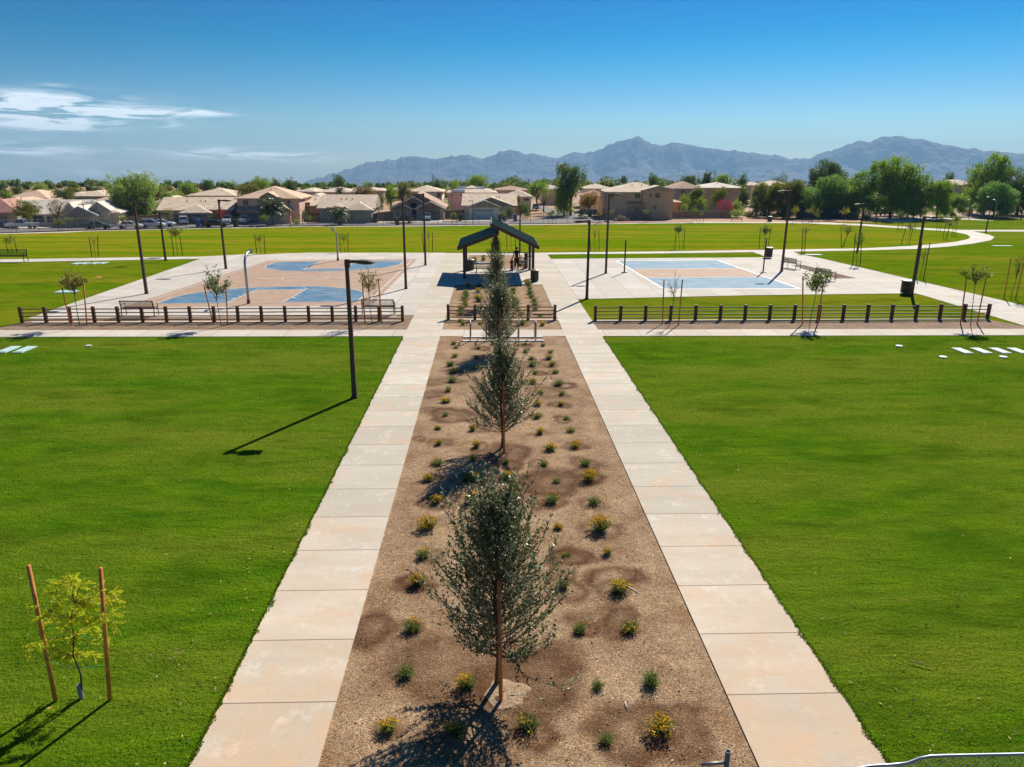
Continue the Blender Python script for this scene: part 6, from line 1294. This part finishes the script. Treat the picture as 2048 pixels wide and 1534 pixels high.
for a in [('blue wheelie bin on the driveway of the grey house', 397, 454, 'blue'), ('dark wheelie bin right of the blue bin by the grey house', 408, 453.5, 'dark'), ('dark wheelie bin at the kerb beside the black sedan', 472, 455, 'dark'), ('blue wheelie bin standing right of the cream garage house', 1030.5, 443, 'blue'), ('pair of dark bins right of the cream house garage, left one', 1000, 442, 'dark'), ('pair of dark bins right of the cream house garage, right one', 1009, 442, 'dark'), ('dark wheelie bin before the brown wall left of the cream house', 921, 442, 'dark'), ('dark wheelie bin near the black pickup truck', 795, 450, 'dark')]: wbin(*a)

# power lines ----------------------------------------------------------------------
m_pole = pm('grey_pole', S(110, 104, 100), None, 3, .8); YP = 620
poles = []
for lb, px, top in (('far grey power pole at the left, first of a pair', 276, 348), ('far grey power pole at the left, second of a pair', 284, 347), ('far power pole in front of the mountains', 865.5, 347), ('far power pole over the middle roofs', 1057, 357), ('far power pole on the skyline right of the pine', 1430, 341), ('far leaning power mast above the distant roof on the right', 1947, 328)):
    a = AT(px, top, YP); t = thing('power_pole', lb, 'power pole', (a.x, YP, -4.35), 0, 'distant power poles'); h = a.z + 4.35; b = MB(); b.tube([(0, 0, 0), (0, 0, h)], [.35, .22], 6); b.build('pole', m_pole, t)
    for k in (1, 2.5, 4): b = MB(); b.box((0, 0, h - k), (3.2, .2, .2)); b.build('crossarm', m_pole, t)
    poles.append(Vector((a.x, YP, a.z)))
allp = [AT(-500, 366, YP + 80)] + poles[1:5] + [AT(2600, 352, YP)]
for k in range(3):
    b = MB()
    for a, c in zip(allp, allp[1:]):
        L = (c - a).length; sg = min(9, L * .02); b.tube([a.lerp(c, i / 14) + Vector((0, 0, -1 - 1.6 * k - sg * 4 * (i / 14) * (1 - i / 14))) for i in range(15)], .045, 3, False)
    o = b.build('power_line', m_pole); tag(o, ['topmost', 'middle', 'lowest'][k] + ' of three thin power lines crossing before the mountains', 'power line', 'far power lines')

# litter on the grass and gravel, grass blades --------------------------------------
m_litter = pm('dry_leaf', S(196, 170, 130), S(150, 110, 70), 4, .9, isl=.4); LP = []
for i in range(1500):
    Y = 7.5 + 26 * R.random() ** 1.6; s_ = R.choice((-1, 1)); X_ = s_ * R.uniform(4.4 if s_ < 0 else 5.8, 26) if R.random() < .75 else s_ * (R.uniform(4.25, 5.2) if s_ < 0 else R.uniform(5.6, 7.0)); LP.append((X_, Y, .035))
for i in range(330): LP.append((R.uniform(-2.3, 3.6), 6.5 + 22 * R.random() ** 1.5, .045))
A_ = np.array(LP); D = NR.normal(size=(len(A_), 3)) * np.array([1, 1, .18]); o = link('fallen_leaves', leafmesh('fallen_leaves', leaf_arrays(A_, D, NR.uniform(.03, .075, len(A_)), NR.uniform(.02, .035, len(A_)))), m_litter)
tag(o, 'small dry leaves scattered on the lawns and gravel', kind='stuff')
m_blade = leafmat('grass_blade', (.075, .160, .004, 1), (.125, .220, .006, 1), (.22, .25, .02, 1), .5, .8, .05, .25, .3)
n = 330000; Yb = 7.2 + 34 * NR.random(n) ** 1.9; sd = NR.random(n) < .5; wid = 3 + Yb * .78
Xb = np.where(sd, -4.19 - NR.random(n) * wid, 5.60 + NR.random(n) * wid); ok = ~((Yb > 34.6) & (Yb < 36.6)) & (Yb < 34.6); Xb, Yb = Xb[ok], Yb[ok]
sc = np.clip(Yb / 12, .8, 2.6); Pb = np.stack([Xb, Yb, np.full(len(Xb), -.002)], 1); Db = NR.normal(size=(len(Xb), 3)) * .55; Db[:, 2] = 1.
o = link('grass_blades', leafmesh('grass_blades', leaf_arrays(Pb, Db, .034 * NR.uniform(.6, 1.3, len(Xb)) * sc ** .4, .009 * sc ** .8)), m_blade); tag(o, 'short mown grass blades of the front lawns', kind='stuff')
# turf creeping over the edges of the walks
n = 16000; Yb = 7 + 27.4 * NR.random(n) ** 1.4; sd = NR.random(n) < .5; cl_ = np.array([mn.noise(Vector((0, float(y) * 1.7, 3. if q else 9.))) + .6 * mn.noise(Vector((0, float(y) * 6, 5. if q else 2.))) for y, q in zip(Yb, sd)])
off = NR.random(n) ** 1.6 * np.clip(.03 + .11 * cl_, .0, .13); Xb = np.where(sd, XW[0] - .02 + off, XW[3] + .02 - off); Db = NR.normal(size=(n, 3)) * .8; Db[:, 2] = .7
o = link('edge_grass', leafmesh('edge_grass', leaf_arrays(np.stack([Xb, Yb, np.full(n, .028)], 1), Db, .045, .016)), m_blade); tag(o, 'grass creeping over the edges of the walkways', kind='stuff')
# pebbles on the bed
b = []; n = 9000; Pp = np.stack([NR.uniform(-2.35, 3.68, n), 6 + 20 * NR.random(n) ** 1.5, np.full(n, .03)], 1); o = link('gravel_pebbles', leafmesh('gravel_pebbles', [leaf_arrays(Pp, NR.normal(size=(n, 3)) * np.array([1, 1, .5]), NR.uniform(.012, .03, n), NR.uniform(.01, .024, n))]), pm('pebble', S(196, 172, 146), S(110, 84, 64), 9, .85, isl=.5)); tag(o, 'small loose pebbles of the gravel bed', kind='stuff')
# loose sticks and scraps
for lb, px, py, L, rz, mt in (('thin pale dry stick beside a shrub in the rightmost row', 1252, 1176, .62, -.85, m_gpost), ('white paper scrap on the gravel between the near shrubs', 1252, 1413, .12, 1.6, m_white), ('yellow scrap at the foot of the nearest evergreen tree', 1007, 1388, .06, .5, m_fl), ('green tape scrap at the foot of the nearest evergreen tree', 1024, 1396, .08, .2, m_tie), ('dry twig on the lawn at the lower right', 1838, 1332, .35, -.5, m_deadtw)):
    p = G(px, py); b = MB(); b.tube([(-L / 2, 0, .012), (0, .01, .02), (L / 2, 0, .012)], [.008, .009, .006], 5); o = b.build('scrap' if 'scrap' in lb else 'dry_stick', mt); o.location = p + Vector((0, 0, .03)); o.rotation_euler = (0, 0, rz); tag(o, lb, 'litter')

# ================================================================ mountains
RIDGE = [(-700,371),(-60,372),(0,366),(22,372),(60,368),(90,373),(590,374),(620,361),(660,349),(700,338),(735,325),(760,322),(790,318),(830,312),(850,316),(870,319),(890,315),(910,312),(930,309),(950,315),(965,317),(990,309),(1005,303),(1022,299),(1040,305),(1050,308),(1080,309),(1095,314),(1110,317),(1135,309),(1150,304),(1170,306),(1190,303),(1215,291),(1240,282),(1258,279),(1274,273),(1288,280),(1300,286),(1315,289),(1330,291),(1345,285),(1360,286),(1380,290),(1400,293),(1440,300),(1480,303),(1510,306),(1530,309),(1555,309),(1575,319),(1600,317),(1620,316),(1640,307),(1660,303),(1685,294),(1700,287),(1720,281),(1740,285),(1760,275),(1780,273),(1795,271),(1815,276),(1840,278),(1860,283),(1880,289),(1905,293),(1930,296),(1980,302),(2048,308),(2200,316),(2500,330),(2900,360)]
DR = 9000.0
def ridge_z(az):
    for (a, za), (c, zc) in zip(RZ, RZ[1:]):
        if az <= c: return za + (zc - za) * max(0, (az - a) / (c - a))
    return RZ[-1][1]
RZ = []
for px, py in RIDGE:
    d = ray(px, py); RZ.append((atan2(d.x, d.y), HC + d.z / sqrt(d.x ** 2 + d.y ** 2) * DR))
na, nd = 760, 56
V_ = []; F_ = []
az0, az1 = RZ[0][0], RZ[-1][0]
for j in range(nd + 1):
    t = j / nd
    dist = DR - 1500 + 2700 * t
    for i in range(na + 1):
        az = az0 + (az1 - az0) * i / na; rz = ridge_z(az) + 3
        u = (dist - DR) / (1500 if dist < DR else 1200)
        base = max(0., 1 - abs(u)) ** (1.05 if u < 0 else .8)
        X, Y = sin(az) * dist, cos(az) * dist
        n = mn.ridged_multi_fractal(Vector((X / 520, Y / 700, 2.3)), .9, 2.1, 6, 1.0, 2.0) / 3.2
        n2 = mn.fractal(Vector((X / 150, Y / 150, 5.)), .8, 2.0, 5)
        k = 1 - math.exp(-(u / .22) ** 2)                    # the crest keeps its own line
        tb = T(Y) - 4; rz += 15 * mn.fractal(Vector((az * 110, 0, 4.)), .7, 2.2, 5) * math.exp(-(u / .2) ** 2); H_ = rz - tb; z = H_ * base * (1 - k * .72 * (1 - min(1, n * 1.1))) + n2 * (7 + 14 * k) * min(1, base * 5)
        V_.append((X, Y, tb + max(0, z)))
for j in range(nd):
    for i in range(na): a = j * (na + 1) + i; F_.append((a, a + 1, a + na + 2, a + na + 1))
me = bpy.data.meshes.new('mountains'); me.from_pydata(V_, [], F_)
tag(link('mountains', me, pm('mountain_rock', S(88, 82, 84), S(54, 54, 64), .0025, .95, bump=1., bscale=.012, bd=25)), 'rugged blue grey desert mountain range on the horizon', None, None, 'structure')

# ================================================================ the air
hz = MB(); zt = max(z for _, z in RZ) + 30
zl_ = -600; hz.box((0, 5200, (zt + zl_) / 2), (24000, 12000, zt - zl_))
hm = bpy.data.materials.new('haze_air'); hm.use_nodes = True; hm.node_tree.nodes.remove(hm.node_tree.nodes['Principled BSDF'])
pv = hm.node_tree.nodes.new('ShaderNodeVolumePrincipled'); pv.inputs['Color'].default_value = (.38, .67, 1, 1); pv.inputs['Density'].default_value = 0.95e-4; pv.inputs['Anisotropy'].default_value = .12
hm.node_tree.links.new(pv.outputs[0], hm.node_tree.nodes['Material Output'].inputs['Volume'])
tag(hz.build('haze', hm), kind='stuff')
